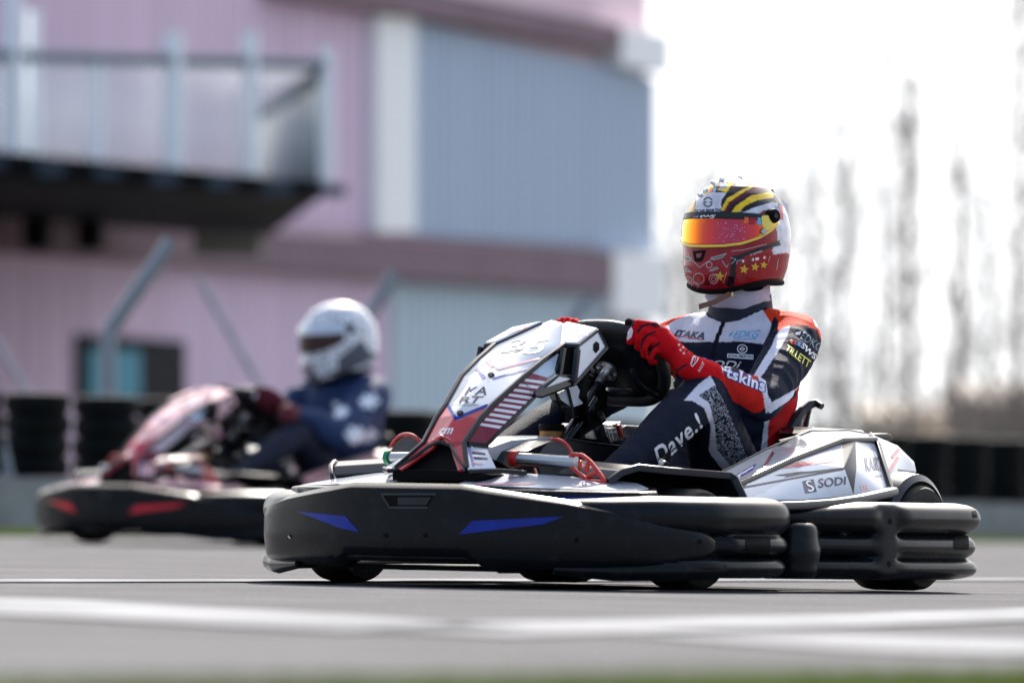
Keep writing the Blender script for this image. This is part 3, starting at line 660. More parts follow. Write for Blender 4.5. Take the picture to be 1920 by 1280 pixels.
# ---- side pods
def pod(sgn):
    Q = lambda u, v, y: Vector((lambda p: (p.x, p.y * sgn, p.z))(K(u, v, y=y)))
    A = {'b0': Q(1388, 937, .585), 'b1': Q(1500, 937, .61), 'b2': Q(1603, 929, .62), 'b3': Q(1664, 917, .60), 'r0': Q(1380, 908, .555), 'r1': Q(1480, 864, .53), 'r2': Q(1577, 827, .50), 'r3': Q(1604, 825, .50),
         'r4': Q(1641, 826, .48), 'm': Q(1583, 876, .585), 'm2': Q(1606, 876, .57), 't0': Q(1352, 886, .47), 't1': Q(1436, 842, .43), 't2': Q(1521, 808, .36), 't3': Q(1593, 807, .36), 't4': Q(1636, 815, .36),
         'e1': Q(1686, 836, .46), 'e2': Q(1714, 864, .44), 'e3': Q(1719, 885, .46), 'e4': Q(1682, 915, .56), 'e5': Q(1684, 880, .52)}
    k = list(A); V = [A[q] for q in k]; ix = {q: i for i, q in enumerate(k)}
    F_ = [('b0', 'b1', 'm', 'r1', 'r0'), ('b1', 'b2', 'm'), ('r1', 'm', 'r2'), ('r2', 'm', 'r3'), ('m', 'b2', 'm2', 'r3'), ('b2', 'b3', 'r4', 'r3', 'm2'), ('r0', 'r1', 't1', 't0'), ('r1', 'r2', 't2', 't1'),
          ('r2', 'r3', 't3', 't2'), ('r3', 'r4', 't4', 't3'), ('b3', 'e4', 'e5', 'e1', 'r4'), ('e5', 'e3', 'e2', 'e1'), ('r4', 'e1', 't4')]
    b = MB(); b.add(V, [tuple(ix[q] for q in f) for f in F_], WHT)
    dk = b.mi(GRY)
    for n_, f in enumerate(F_):
        if f in (('r2', 'm', 'r3'), ('m', 'b2', 'm2', 'r3')): b.m[n_] = dk
    p = b.build('side_pod', kart, bevel=.004, solid=.008)
    b = MB(); b.bar([A['r0'] + Vector((.01, 0.003 * sgn, -.004)), A['r1'] + Vector((0, .004 * sgn, .002)), A['r2'] + Vector((0, .004 * sgn, .002)), A['r4'] + Vector((0, .004 * sgn, .002))], .012, .016, BLKG); b.build('pod_ridge', p, bevel=.004)
    b = MB(); b.bar([Q(1384, 944, .60), Q(1440, 949, .62), Q(1505, 947, .635), Q(1560, 943, .64), Q(1610, 936, .64), Q(1660, 925, .625), Q(1674, 921, .61)], .035, .022, GRY); b.build('pod_ledge', p, bevel=.006)
    b = MB(); b.bar([Q(1634, 816, .40), Q(1645, 830, .49), Q(1671, 917, .605), Q(1672, 930, .61)], .018, .012, BLKG, up=(0, sgn, .6)); b.build('pod_strap', p, bevel=.003)
    b = MB(); b.prism([A['t0'] + Vector((0, 0, .004)), A['t1'] + Vector((0, 0, .004)), A['t2'] + Vector((0, 0, .004)), A['t3'] + Vector((0, 0, .004)), A['t4'] + Vector((0, 0, .004)), A['t4'] + Vector((0, -.10 * sgn, -.03)), A['t0'] + Vector((0, -.05 * sgn, -.03))], (0, 0, -.006), BLKG)
    b.build('pod_shelf', p, bevel=.003)
    b = MB()
    b.prism([Q(1522, 807, .34), Q(1527, 801, .34), Q(1618, 806, .34), Q(1628, 815, .34), Q(1590, 819, .36), Q(1520, 813, .37)], (0, -.10 * sgn, 0), WHT, BLKG); b.build('pod_lid', p, bevel=.004)
    b = MB(); b.prism([Q(1587, 812, .37), Q(1592, 810, .37), Q(1629, 813, .37), Q(1635, 824, .38), Q(1583, 824, .38)], (0, -.05 * sgn, 0), GRY); b.build('latch_block', p, bevel=.004)
    b = MB(); b.prism([Q(1634, 813, .30), Q(1666, 812, .30), Q(1673, 815, .30), Q(1674, 826, .30), Q(1634, 822, .30)], (0, -.05 * sgn, 0), BLKG); b.build('rear_box', p, bevel=.003)
    b = MB()
    b.tube([Q(1450, 842, .42), Q(1475, 832, .41), Q(1500, 838, .41), Q(1530, 836, .42)], [.010, .014, .012, .006], BLKG, n=8, flat=.6)
    b.tube([Q(1460, 828, .40), Q(1490, 822, .38), Q(1528, 822, .38), Q(1560, 821, .40)], [.005, .007, .007, .005], BLKG, n=8)
    b.tube([Q(1500, 824, .40), Q(1512, 834, .42)], .004, BLKG, n=6); b.build('latch', p)
    # arch over the rear wheel
    b = MB(); rings = []
    for k_ in range(19):
        a = math.radians(34 + k_ * (152 - 34) / 18); r = .168; cx, cz = -.53, .14
        pr = [(.41, r - .03), (.425, r + .002), (.46, r + .006), (.54, r + .004), (.585, r - .002), (.597, r - .02), (.59, r - .022), (.575, r - .010), (.46, r - .006), (.43, r - .03)]
        rings.append([(cx - q * math.cos(math.radians(180) - a) , sgn * y, cz + q * math.sin(a)) for y, q in pr])
    b.loft(rings, GRY); b.build('rear_fender', kart)
    return p
pd = pod(1); pod(-1)
D = Decals(pd)
D.text('SODI', [(1534, 897), (1586, 893), (1585, 908), (1534, 915)], NAVY, bold=.02)
D.poly([(1504, 902), (1525, 898), (1531, 921), (1510, 925)], NAVY)
D.text('S', [(1510, 902), (1521, 900), (1527, 920), (1514, 923)], WPR, bold=.0, shear=-.1, fine=4, off=.0025)
D.text('KART', [(1620, 857), (1650, 855), (1653, 880), (1624, 884)], LGR, bold=.01); D.text('RT', [(1639, 857), (1651, 856), (1654, 881), (1642, 882)], NAVY, bold=.01, off=.002)
D.text('indoor', [(1640, 889), (1654, 888), (1654, 894), (1641, 895)], NAVY)
D.poly([(1465, 878), (1500, 864), (1508, 866), (1562, 862), (1563, 866), (1520, 871), (1500, 875)], RED)
D.poly([(1451, 891), (1500, 884), (1512, 884), (1583, 876), (1583, 880), (1505, 889), (1470, 895), (1476, 892)], GRY)
D.poly([(1399, 911), (1580, 878), (1581, 881), (1400, 914)], BLKG); D.poly([(1382, 903), (1400, 905), (1398, 915), (1384, 914)], BLKG)
for a in (1613, 1618, 1623): D.line([(a, 909), (a + 5, 921)], 2, PINK)
D.line([(1667, 884), (1684, 857)], 5, RED, off=.002); D.line([(1672, 858), (1685, 842)], 5, RED, off=.002)
D.line([(1432, 876), (1450, 848)], 5, DRED, off=.002)
D.poly([(1376, 893), (1418, 869), (1412, 881), (1380, 899)], BLU, off=.002); D.line([(1381, 894), (1396, 885), (1412, 876)], 2, WPR, off=.003); D.line([(1386, 897), (1388, 889), (1400, 884)], 2.5, WPR, off=.003)
D.join()

# ---- nose fairing (steering shroud)
def fairing():
    S_ = lambda p, s: Vector((p[0], p[1] * s, p[2]))
    R = lambda u, v, x=None, y=None: (lambda p: (p.x, p.y, p.z))(K(u, v, x=x, y=y))
    # spine rows: (x, half width, z) from the rear top edge down to the feet
    rows = [(.33, .036, .695), (.45, .102, .638), (.54, .098, .593), (.63, .090, .548), (.75, .068, .475), (.80, .062, .440), (.86, .058, .385)]
    z_ = lambda u, v, y: K(u, v, y=y)
    rowpx = [((1017, 606), (1061, 607)), ((931, 644), (1055, 648)), ((898, 675), (1014, 676)), ((868, 707), (977, 706)), ((838, 760), (918, 760)), ((821, 785), (897, 785)), ((797, 830), (867, 832))]
    P = []
    for (ul, vl), (ur, vr) in rowpx:
        h = (ur - ul) / 2 / 607.; um, vm = (ul + ur) / 2, (vl + vr) / 2; c = K(um, vm, y=0); P.append((c.x, h, c.z))
    Lr = [Vector((x, -h, z)) for x, h, z in P]; Rr = [Vector((x, h, z)) for x, h, z in P]; Cc = [Vector((x + .012, 0, z + .010)) for x, h, z in P]
    b = MB(); n = len(P)
    b.add(Lr + Cc + Rr, [(i, i + 1, n + i + 1, n + i) for i in range(n - 1)] + [(n + i, n + i + 1, 2 * n + i + 1, 2 * n + i) for i in range(n - 1)], WHT)
    # feet: two legs either side of the arch
    c = K(808, 878, y=0)
    for s in (-1, 1):
        ft = Vector((c.x, s * .104, c.z)); top = Vector((P[-1][0], s * P[-1][1], P[-1][2])); ap = K(829, 822, y=0); apx = Vector((ap.x + .005, 0, ap.z + .004)); ic = ft + Vector((.006, -s * .020, -.004)); sh_ = Vector((P[-1][0] + .01, s * .026, P[-1][2] - .012))
        b.add([top, ft, ic, sh_, apx, Cc[-1]], [(0, 1, 2, 3), (0, 3, 4, 5)], RED)
    hood = b.build('nose_fairing', kart, bevel=.005, solid=.008)
    q = b
    for s in (1, -1):
        rr = Rr if s == 1 else Lr
        M = lambda u, v, y: Vector((lambda p: (p.x, p.y * s, p.z))(K(u, v, y=y)))
        # top facet, outer facet
        ob, of = M(1121, 619, .129), M(1084, 648, .140); ow, oc = M(1138, 651, .150), M(1075, 722, .140); br = Vector((rr[0].x, rr[0].y, rr[0].z)); fr = Vector((rr[1].x, rr[1].y, rr[1].z))
        b = MB(); b.add([br, ob, of, fr], [(0, 1, 2, 3)], WHT); b.add([ob, ow, oc, of], [(0, 1, 2, 3)], WHT); wing = b.build('fairing_wing', hood, bevel=.004, solid=.008)
        b = MB()
        for a, c_ in ((ob, of), (of, fr), (of, oc), (ob, ow), (ow, oc), (fr, br)): b.bar([a, c_], .007, .007, BLKG)
        b.build('wing_trim', wing)
        # flank with the stripes
        f0, f1, f2, f3, f4, f5, f6 = M(1051, 660, .105), M(1042, 697, .118), M(1003, 735, .122), M(1001, 745, .118), M(943, 803, .105), M(914, 832, .092), M(877, 829, .064)
        ed = [rr[1], rr[2], rr[3], rr[4], rr[5], rr[6]]
        b = MB(); b.add([ed[0], ed[1], ed[2], ed[3], ed[4], ed[5], f6, f5, f4, f3, f2, f1, f0], [(0, 1, 11, 12), (1, 2, 10, 11), (2, 3, 8, 9, 10), (3, 4, 7, 8), (4, 5, 6, 7)], WHT); fl = b.build('fairing_flank', hood, solid=.006)
        b = MB(); b.bar([e + Vector((0, .003 * s, 0)) for e in rr[1:]] + [Vector((c.x, s * .108, c.z))], .013, .012, BLKG); b.build('edge_trim', hood, bevel=.003)
        b = MB(); b.bar([f1, f0], .008, .01, BLKG); b.build('flank_trim', fl); b = MB(); b.bar([f2, f3, f4, f5], .008, .008, BLKG); b.bar([f5 + Vector((0, 0, -.004)), f6 + Vector((0, 0, -.004))], .012, .012, BLKG); b.build('flank_trim', fl)
        # foot block with the blue bars
        g0, g1, g2, g3 = M(869, 836, .060), M(914, 841, .10), M(931, 877, .165), M(878, 879, .115)
        b = MB(); b.add([g0, g1, g2, g3], [(0, 1, 2, 3)], WHT); blk = b.build('foot_block', hood, bevel=.003, solid=.01)
        b = MB(); b.bar([g3 + Vector((0, 0, -.007)), g2 + Vector((0, 0, -.007)), M(985, 886, .20)], .02, .012, BLKG); b.build('foot_trim', blk, bevel=.003)
        # recess and wedge under the wing
        b = MB(); b.prism([M(1058, 650, .115), M(1079, 652, .13), M(1074, 712, .13), M(1048, 706, .115)], (-.03, -.03 * s, 0), BLKM); b.bar([M(1057, 652, .125), M(1049, 702, .125)], .01, .012, BLKG); b.bar([M(1083, 655, .14), M(1076, 716, .142)], .012, .014, GRY); b.build('air_duct', hood)
        b = MB(); w0 = [M(1001, 733, .128), M(1050, 699, .132), M(1080, 704, .138), M(1084, 720, .14), M(1018, 746, .135), M(1003, 745, .13)]; b.prism(w0, (-.05, -.035 * s, 0), BLKG); wd = b.build('duct_wedge', hood, bevel=.006)
        b = MB(); b.prism([M(1024, 726, .1335), M(1048, 706, .1345), M(1069, 710, .1385)], (.0035, .0035 * s, 0), WHT); b.build('wedge_inlay', wd)
        if s == 1: fl1, blk1, wing1 = fl, blk, wing
        else: wing2 = wing
    # inside of the arch
    ap = K(829, 824, y=0)
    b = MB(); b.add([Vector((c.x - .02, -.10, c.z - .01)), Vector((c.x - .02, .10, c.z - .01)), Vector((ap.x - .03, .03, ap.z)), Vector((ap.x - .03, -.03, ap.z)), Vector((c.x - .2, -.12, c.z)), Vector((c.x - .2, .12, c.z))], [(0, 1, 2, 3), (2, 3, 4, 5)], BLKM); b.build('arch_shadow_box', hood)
    b = MB(); b.prism([K(752, 879, x=.935), K(872, 881, x=.93), K(905, 890, x=.93), K(895, 903, x=.93), K(735, 903, x=.93), K(735, 880, x=.93)], (-.2, 0, 0), BLKM); b.build('fairing_base', hood, bevel=.004)
    b = MB(); b.bar([Vector((c.x + .003, -.106, c.z - .006)), Vector((ap.x + .008, -.03, ap.z - .015)), Vector((ap.x + .014, 0, ap.z - .006)), Vector((ap.x + .008, .03, ap.z - .015)), Vector((c.x + .003, .104, c.z - .006))], .006, .009, BLKG); b.build('arch_trim', hood, bevel=.002)
    # centre hood print
    D = Decals(hood); o = .0012
    D.poly([(838, 762), (857, 789), (852, 812), (834, 819), (812, 828), (742, 882), (736, 878), (792, 835), (796, 826), (822, 783)], RED, off=o, fine=4)
    D.poly([(857, 789), (917, 762), (899, 787), (873, 824), (869, 834), (874, 884), (864, 886), (848, 840), (836, 820), (852, 812)], RED, off=o, fine=4)
    D.line([(838, 757), (855, 786)], 6, BLU, off=.002, fine=4); D.line([(852, 786), (915, 760)], 6, BLU, off=.002, fine=4)
    D.line([(911, 673), (934, 692), (1012, 672)], 3.5, PINK, off=.002); D.line([(913, 675), (925, 687)], 9, PINK, off=.0022)
    D.line([(924, 711), (989, 691)], 3.5, mat('violet_print', (.22, .2, .5), .4), off=.002); D.line([(893, 690), (909, 709)], 6, MATS['violet_print'], off=.002)
    D.text('3', [(958, 640), (992, 631), (978, 660), (936, 663)], LGR, bold=.0, off=.002); D.text('5', [(1000, 640), (1034, 634), (1012, 664), (978, 664)], mat('faint_print', (.60, .60, .60), .4), off=.002)
    D.text('KA', [(880, 725), (918, 725), (912, 741), (870, 741)], NAVY, bold=.015, off=.002); D.text('RT', [(866, 744), (908, 743), (897, 756), (860, 755)], NAVY, bold=.015, off=.002)
    D.text('INDOOR KARTING', [(855, 757.5), (898, 758.5), (896, 761.5), (853, 760.5)], NAVY, off=.002)
    D.text('cm', [(828, 803), (852, 802), (846, 814), (821, 815)], WPR, bold=.03, off=.002)
    for u, v in ((921, 704), (863, 775)): D.poly([(u + 6.5 * math.cos(a * .524), v + 5 * math.sin(a * .524)) for a in range(12)], BLKM, off=.003); D.poly([(u - 1 + 4 * math.cos(a * .524), v - 1 + 3 * math.sin(a * .524)) for a in range(12)], GRY, off=.004)
    D.line([(1057, 608), (1053, 646)], 4, GRY, off=.002)
    D.join()
    D = Decals(fl1)
    y0, y1 = 703, 796; nS = 10
    D.poly([(989, 697), (1027, 708), (1000, 745), (942, 804), (914, 834), (870, 830), (913, 765)], DRED, off=.001, fine=4)
    for k in range(nS):
        a = (k + .45) / nS; ul = 990 - 92 * a ** .93; vl = y0 + 92 * a; D.poly([(ul, vl + 3), (ul + 46 - 8 * a, vl + 9), (ul + 41 - 8 * a, vl + 14), (ul - 4, vl + 7.5)], WPR, off=.002, fine=4)
    D.poly([(1048, 662), (1042, 697), (1026, 708), (990, 698)], mat('pale_blue_print', (.5, .6, .72), .3), off=.0015)
    D.join()
    D = Decals(blk1)
    for k in range(2): D.poly([(884 + 3 * k, 846 + 10 * k), (909 + 4 * k, 849 + 9 * k), (911 + 4 * k, 853 + 9 * k), (886 + 3 * k, 851 + 10 * k)], NAVY, off=.001)
    D.poly([(877, 838), (882, 839), (890, 874), (886, 875)], mat('violet_print', (.22, .2, .5), .4)); D.line([(884, 868), (905, 871)], 3, PINK); D.join()
    D = Decals(wing1); D.poly([(1112 + 0, 646), (1117, 640), (1123, 644), (1123, 655), (1117, 662), (1112, 656)], BLKM, off=.002); D.line([(1066, 633), (1105, 626)], 3, PINK); D.line([(1080, 622), (1100, 619)], 1.5, PINK); D.join()
    D = Decals(wing2); D.line([(950, 626), (975, 616)], 4, PINK); D.line([(960, 632), (990, 612)], 2, PINK); D.join()
    return hood
fairing()

# ---- steering wheel and column
sc_, sn = Vector((.12, .04, .578)), Vector((-.75, 0, .66)).normalized(); su = Vector((.66, 0, .75)).normalized(); sl_ = Vector((0, 1, 0))
b = MB(); rings = []; n = 72
def rim_pt(a): rr_ = .144 - .018 * max(0, math.cos(a)) ** 6 - .02 * max(0, -math.cos(a)) ** 8; return sc_ + su * rr_ * math.cos(a) + sl_ * rr_ * math.sin(a)
pts = [rim_pt(2 * math.pi * k / n) for k in range(n)]
for k in range(n):
    t = (pts[(k + 1) % n] - pts[k - 1]).normalized(); a_ = sn; b_ = t.cross(sn).normalized(); rings.append([pts[k] + .0165 * (math.cos(q) * a_ * 1.1 + math.sin(q) * b_) for q in [2 * math.pi * j / 14 for j in range(14)]])
rings.append(rings[0]); b.loft(rings, mat('wheel_grip', (.016, .017, .02), .5, bump=.5, bscale=400), cap=False)
sw = b.build('steering_wheel', kart, angle=80)
b = MB(); b.lathe([(.0, -.004), (.118, -.006), (.138, .0), (.118, .012), (0, .02)], sc_, sn, BLKG, n=40); b.build('wheel_pad', sw)
b = MB()
for a in (1.7, -1.7, 3.14, .0): q = rim_pt(a); b.bar([sc_, q], .045, .006, GRY, up=sn)
b.build('spoke', sw, bevel=.002)
b = MB(); h0 = K(1138, 694, x=.155); b.lathe([(.0, 0), (.031, 0), (.031, -.005), (.012, -.008), (.012, -.055), (.0, -.056)], h0, sn, CHR, n=32)
for k in range(6): a = k * 1.047; c = h0 + su * .024 * math.cos(a) + sl_ * .024 * math.sin(a); b.lathe([(0, -.006), (.004, -.006), (.004, -.012), (0, -.012)], c, sn, STL, n=8)
b.build('steering_hub', kart)
b = MB(); b.tube([h0 - sn * .05, h0 - sn * .42], .011, BLKG); b.build('steering_column', kart)
b = MB()
for dy in (-.02, .03): b.tube([K(1118, 745, y=.05 + dy), K(1085, 800, y=.03 + dy), K(1060, 830, y=.02 + dy)], .007, BLKG, n=10)
b.tube([K(1095, 660, y=.08), K(1085, 740, y=.09), K(1092, 790, y=.05)], .022, BLKM, n=10)
b.prism([K(1108, 712, y=.02), K(1140, 725, y=.02), K(1136, 790, y=.02), K(1085, 822, y=.02), K(1092, 770, y=.02)], (0, -.05, 0), BLKM)
b.tube([K(1042, 735, y=.10), K(1050, 765, y=.10), K(1072, 782, y=.09), K(1090, 780, y=.06)], .0035, BLKM, n=6); b.tube([K(1126, 730, y=.06), K(1128, 750, y=.06), K(1112, 775, y=.05)], .003, BLKM, n=6)
b.build('column_support', kart)
b = MB(); b.prism([K(1046, 737, y=.09), K(1063, 728, y=.09), K(1073, 764, y=.09), K(1052, 750, y=.09)], (0, -.03, 0), WHT, BLKG); b.prism([K(1067, 727, y=.10), K(1082, 722, y=.10), K(1096, 748, y=.10), K(1092, 757, y=.10), K(1076, 763, y=.10)], (0, -.04, 0), WHT, BLKG)
b.prism([K(1090, 704, y=.10), K(1104, 736, y=.10), K(1097, 722, y=.10)], (0, -.01, 0), WHT); b.bar([K(1104, 684, y=.08), K(1113, 697, y=.08)], .006, .008, CHR); b.bar([K(1098, 698, y=.08), K(1112, 705, y=.08)], .004, .004, CHR)
b.build('column_cover', kart, bevel=.003)
b = MB(); b.tube([K(1138, 729, y=.10), K(1184, 731, y=.12)], .0045, STL, n=8); b.build('lever', kart)
b = MB(); b.tube([K(1085, 704, y=.09), K(1092, 716, y=.09)], .006, CHR, n=8); b.build('bolt', kart); b = MB(); b.tube([K(1124, 775, y=.03), K(1130, 784, y=.03)], .009, CHR, n=10); b.build('bolt', kart)
# lower loop of the steering pad
b = MB(); b.tube([K(1186, 690, y=.15), K(1190, 712, y=.15), K(1204, 728, y=.15), K(1235, 738, y=.14), K(1262, 736, y=.12)], [.006, .008, .011, .013, .012], BLKG, n=10); b.build('wheel_loop', sw)

# ---- floor, frame, pedals and small things in the open cockpit
FR = mat('frame_black', (.015, .015, .017), .35)
b = MB(); b.box((.25, 0, .045), (1.45, .62, .012), BLKM); b.build('floor_pan', kart, bevel=.002)
b = MB()
for s in (-1, 1): b.tube([(.95, .22 * s, .05), (.6, .30 * s, .055), (0, .33 * s, .055), (-.6, .30 * s, .07)], .015, FR)
b.tube([(.53, -.5, .128), (.53, -.33, .10), (.53, .33, .10), (.53, .5, .128)], .013, FR); b.tube([(-.53, -.5, .14), (-.53, .5, .14)], .02, STL); b.build('frame', kart)
b = MB(); b.prism([K(905, 872, y=.02), K(917, 838, y=.02), K(960, 824, y=.02), K(1040, 817, y=.02), K(1064, 820, y=.02), K(1000, 840, y=.02), K(965, 872, y=.02)], (0, -.14, 0), WHT); b.build('tank_cover', kart, bevel=.006)
b = MB(); b.prism([K(962, 880, y=.09), K(985, 846, y=.09), K(1030, 828, y=.09), K(1064, 823, y=.09), K(1172, 838, y=.09), K(1180, 900, y=.09), K(940, 900, y=.09)], (0, -.10, 0), BLKG); b.bar([K(1064, 822, y=.092), K(1110, 829, y=.092), K(1172, 837, y=.092)], .006, .004, GRY); b.build('fuel_tank', kart, bevel=.005)
b = MB(); c = K(1034, 808, y=.0); b.lathe([(0, -.02), (.031, -.02), (.031, 0), (0, 0)], c, (0, 0, 1), AMB, n=24); b.lathe([(0, .0005), (.033, .0005), (.034, .014), (.031, .018), (0, .018)], c, (0, 0, 1), BLKM, n=24); b.build('fluid_reservoir', kart)
b = MB(); b.box(K(1058, 806, y=.0), (.012, .02, .03), DRED); b.prism([K(1058, 800, y=.03), K(1068, 793, y=.03), K(1071, 803, y=.03)], (0, -.02, 0), WHT); b.build('bracket', kart)
b = MB(); b.prism([K(1094, 806, y=-.02), K(1132, 805, y=-.02), K(1140, 826, y=-.02), K(1098, 822, y=-.02)], (0, -.05, 0), STL); b.prism([K(1130, 794, y=.0), K(1144, 796, y=.0), K(1164, 790, y=.0), K(1168, 806, y=.0), K(1166, 822, y=.0), K(1146, 830, y=.0), K(1138, 818, y=.0)], (0, -.05, 0), STL)
b.bar([K(1135, 804, y=.004), K(1160, 801, y=.004)], .003, .003, CHR); b.bar([K(1140, 812, y=.004), K(1162, 808, y=.004)], .003, .003, CHR)
for k in range(4): b.bar([K(1142 + 6 * k, 804, y=.004), K(1148 + 6 * k, 827, y=.004)], .0035, .004, CHR)
b.build('brake_caliper', kart, bevel=.003)
b = MB(); b.prism([K(1160, 797, y=.01), K(1164, 794, y=.01), K(1171, 818, y=.01), K(1168, 821, y=.01)], (0, -.03, 0), RDM); b.build('caliper_shim', kart)
b = MB(); b.prism([K(1168, 801, y=-.06), K(1193, 804, y=-.06), K(1192, 820, y=-.06), K(1172, 818, y=-.06)], (0, -.02, 0), STL); b.build('mount_plate', kart)
# right side cover seen under the arms
b = MB()
for (u, v, x) in ((765, 852, .70), (1042, 862, .70)):
    c = K(u, v, x=x); b2 = MB(); b2.lathe([(0, -.006), (.050, -.006), (.052, 0), (.050, .004), (0, .004)], c, (1, 0, .25), mat('pedal_pad', (.09, .09, .09), .6, bump=.4, bscale=300), n=32); pe = b2.build('pedal', kart)
    b3 = MB(); r_ = [c + Vector((.006, .0525 * math.sin(a), .0525 * math.cos(a))) for a in np.linspace(-.2 if u > 900 else -1.2, 1.35 if u > 900 else 1.3, 14)]; b3.tube(r_, .0045, RDM, n=8); b3.build('pedal_rim', pe)
b = MB(); p, q = K(968, 860, x=.74), K(1080, 866, x=.74); b.tube([p, q], .0155, STL, n=20); b.build('crash_tube', kart)
b = MB(); b.tube([p - (q - p).normalized() * .012, p + (q - p).normalized() * .006], .021, RDM, n=20); b.build('tube_cap', kart)
D = Decals(kart.children[-2]); D.text('ITM', [(986, 856), (1012, 857), (1012, 866), (986, 865)], BLKM, bold=.02, fine=4); D.join()
b = MB()
RQ = lambda pts, m, t=.012: b.prism([K(u_, v_, x=.745) for u_, v_ in pts], (-t, 0, 0), m)
for (a, c_) in (((1070, 851), (1092, 853)), ((1092, 853), (1106, 864)), ((1106, 864), (1122, 884)), ((1071, 852), (1070, 872)), ((1070, 872), (1082, 884)), ((1082, 884), (1104, 901)), ((1088, 862), (1088, 878)), ((1104, 866), (1098, 884)), ((1122, 884), (1136, 904)), ((1100, 893), (1122, 884)), ((1104, 901), (1136, 904))):
    b.bar([K(*a, x=.745), K(*c_, x=.745)], .010, .010, RDM)
b.build('pedal_bracket', kart, bevel=.002)
b = MB(); b.bar([K(978, 884, x=.70), K(1004, 903, x=.70), K(1003, 880, x=.70), K(1010, 903, x=.70)], .010, .008, RDM); b.build('return_spring', kart); b = MB(); b.bar([K(820, 892, x=.9), K(836, 905, x=.9)], .008, .01, ORG); b.build('return_spring', kart)
b = MB(); p, q = K(728, 857, x=.78), K(792, 856, x=.78); b.tube([p, q], .0125, STL, n=20); b.build('crash_tube', kart); b = MB(); b.tube([p + (p - q).normalized() * .006, p - (p - q).normalized() * .006], .018, GRN, n=20); b.build('tube_cap', kart)
b = MB()
for (u_, v_) in ((1128, 886), (1157, 888)): b.tube([K(u_, 900, x=.62), K(u_ + 2, v_ - 8, x=.62)], .003, STL, n=6)
b.tube([K(1110, 900, x=.62), K(1130, 893, x=.62), K(1165, 896, x=.6)], .005, BLKM, n=6); b.build('cable_end', kart)

# ---- engine on the right of the seat and the seat itself
b = MB(); b.box((-.42, -.34, .20), (.26, .20, .22), BLKM); b.box((-.42, -.34, .325), (.20, .16, .03), STL)
for k in range(7): b.box((-.42 + .03 * (k - 3), -.34, .36), (.006, .15, .05), STL)
b.tube([(-.30, -.36, .24), (-.15, -.42, .20), (-.2, -.44, .14), (-.6, -.44, .13)], .025, STL); b.build('engine', kart, bevel=.004)
def seat():
    b = MB(); ring = []
    spine = [(.06, .08, .14, .155, .05), (-.02, .08, .10, .17, .08), (-.20, .08, .075, .185, .13), (-.36, .08, .085, .19, .17), (-.47, .08, .14, .195, .20), (-.52, .08, .22, .20, .17), (-.545, .08, .31, .195, .13), (-.565, .08, .40, .185, .09), (-.59, .08, .465, .16, .05)]
    cr_ = crom([s_[:3] for s_ in spine], 40); wd = np.interp(np.linspace(0, 1, 40), np.linspace(0, 1, 9), [s_[3] for s_ in spine]); dp = np.interp(np.linspace(0, 1, 40), np.linspace(0, 1, 9), [s_[4] for s_ in spine])
    for i, c in enumerate(cr_):
        t = np.array(cr_[min(i + 1, 39)]) - np.array(cr_[max(i - 1, 0)]); t /= np.linalg.norm(t); up = np.array((t[2], 0, -t[0]))
        row = []
        for j in range(17):
            a = -1 + 2 * j / 16; yy = wd[i] * math.copysign(abs(a) ** .8, a); h = dp[i] * abs(a) ** 3.2; fl_ = .015 * max(0, (abs(a) - .93) / .07); row.append(tuple(c + up * h + np.array((0, yy + math.copysign(fl_, a), 0))))
        ring.append(row)
    b.loft(ring, SEATM, cap=False, closed=False); return b.build('seat', kart, angle=80, solid=.007)
seat()
b = MB(); b.tube([K(1500, 775, y=.25), K(1518, 759, y=.26), K(1530, 755, y=.27), K(1541, 762, y=.29)], [.012, .012, .011, .009], SEATM, n=10); b.tube([K(1470, 822, y=.24), K(1490, 790, y=.25), K(1505, 768, y=.255)], [.016, .016, .012], SEATM, n=10); b.build('seat_edge', kart)
# ================================================================ the drivers
SH_L, SH_R = Vector((-.44, .262, .658)), Vector((-.44, -.095, .655))
EL_L, WR_L = K(1428, 752, y=.36), K(1292, 688, y=.285)
EL_R, WR_R = Vector((-.16, -.20, .47)), Vector((.12, -.11, .62))
HP_L, HP_R = Vector((-.34, .17, .17)), Vector((-.34, -.01, .17))
KN_L, AN_L = K(1316, 744, y=.30), K(1168, 872, y=.27)
KN_R, AN_R = K(1050, 786, y=-.11), K(938, 848, y=-.12)
TO_L, TO_R = Vector((.68, .22, .15)), Vector((.72, -.18, .15))
def cone(b, p, r0, q, r1, m=SUIT, n=20, k=8, bulge=0.0):
    p, q = Vector(p), Vector(q); d = (q - p).normalized(); a = d.orthogonal().normalized(); c = d.cross(a); rings = []
    for i in range(k + 1): al = -math.pi / 2 + math.pi / 2 * i / k; rings.append((p + d * r0 * math.sin(al), r0 * max(math.cos(al), .02)))
    for i in range(1, 8): t = i / 8; rings.append((p.lerp(q, t), r0 + (r1 - r0) * t + bulge * math.sin(math.pi * t)))
    for i in range(k + 1): al = math.pi / 2 * i / k; rings.append((q + d * r1 * math.sin(al), r1 * max(math.cos(al), .02)))
    b.loft([[o + rr * (math.cos(x) * a + math.sin(x) * c) for x in [2 * math.pi * j / n for j in range(n)]] for o, rr in rings], m)
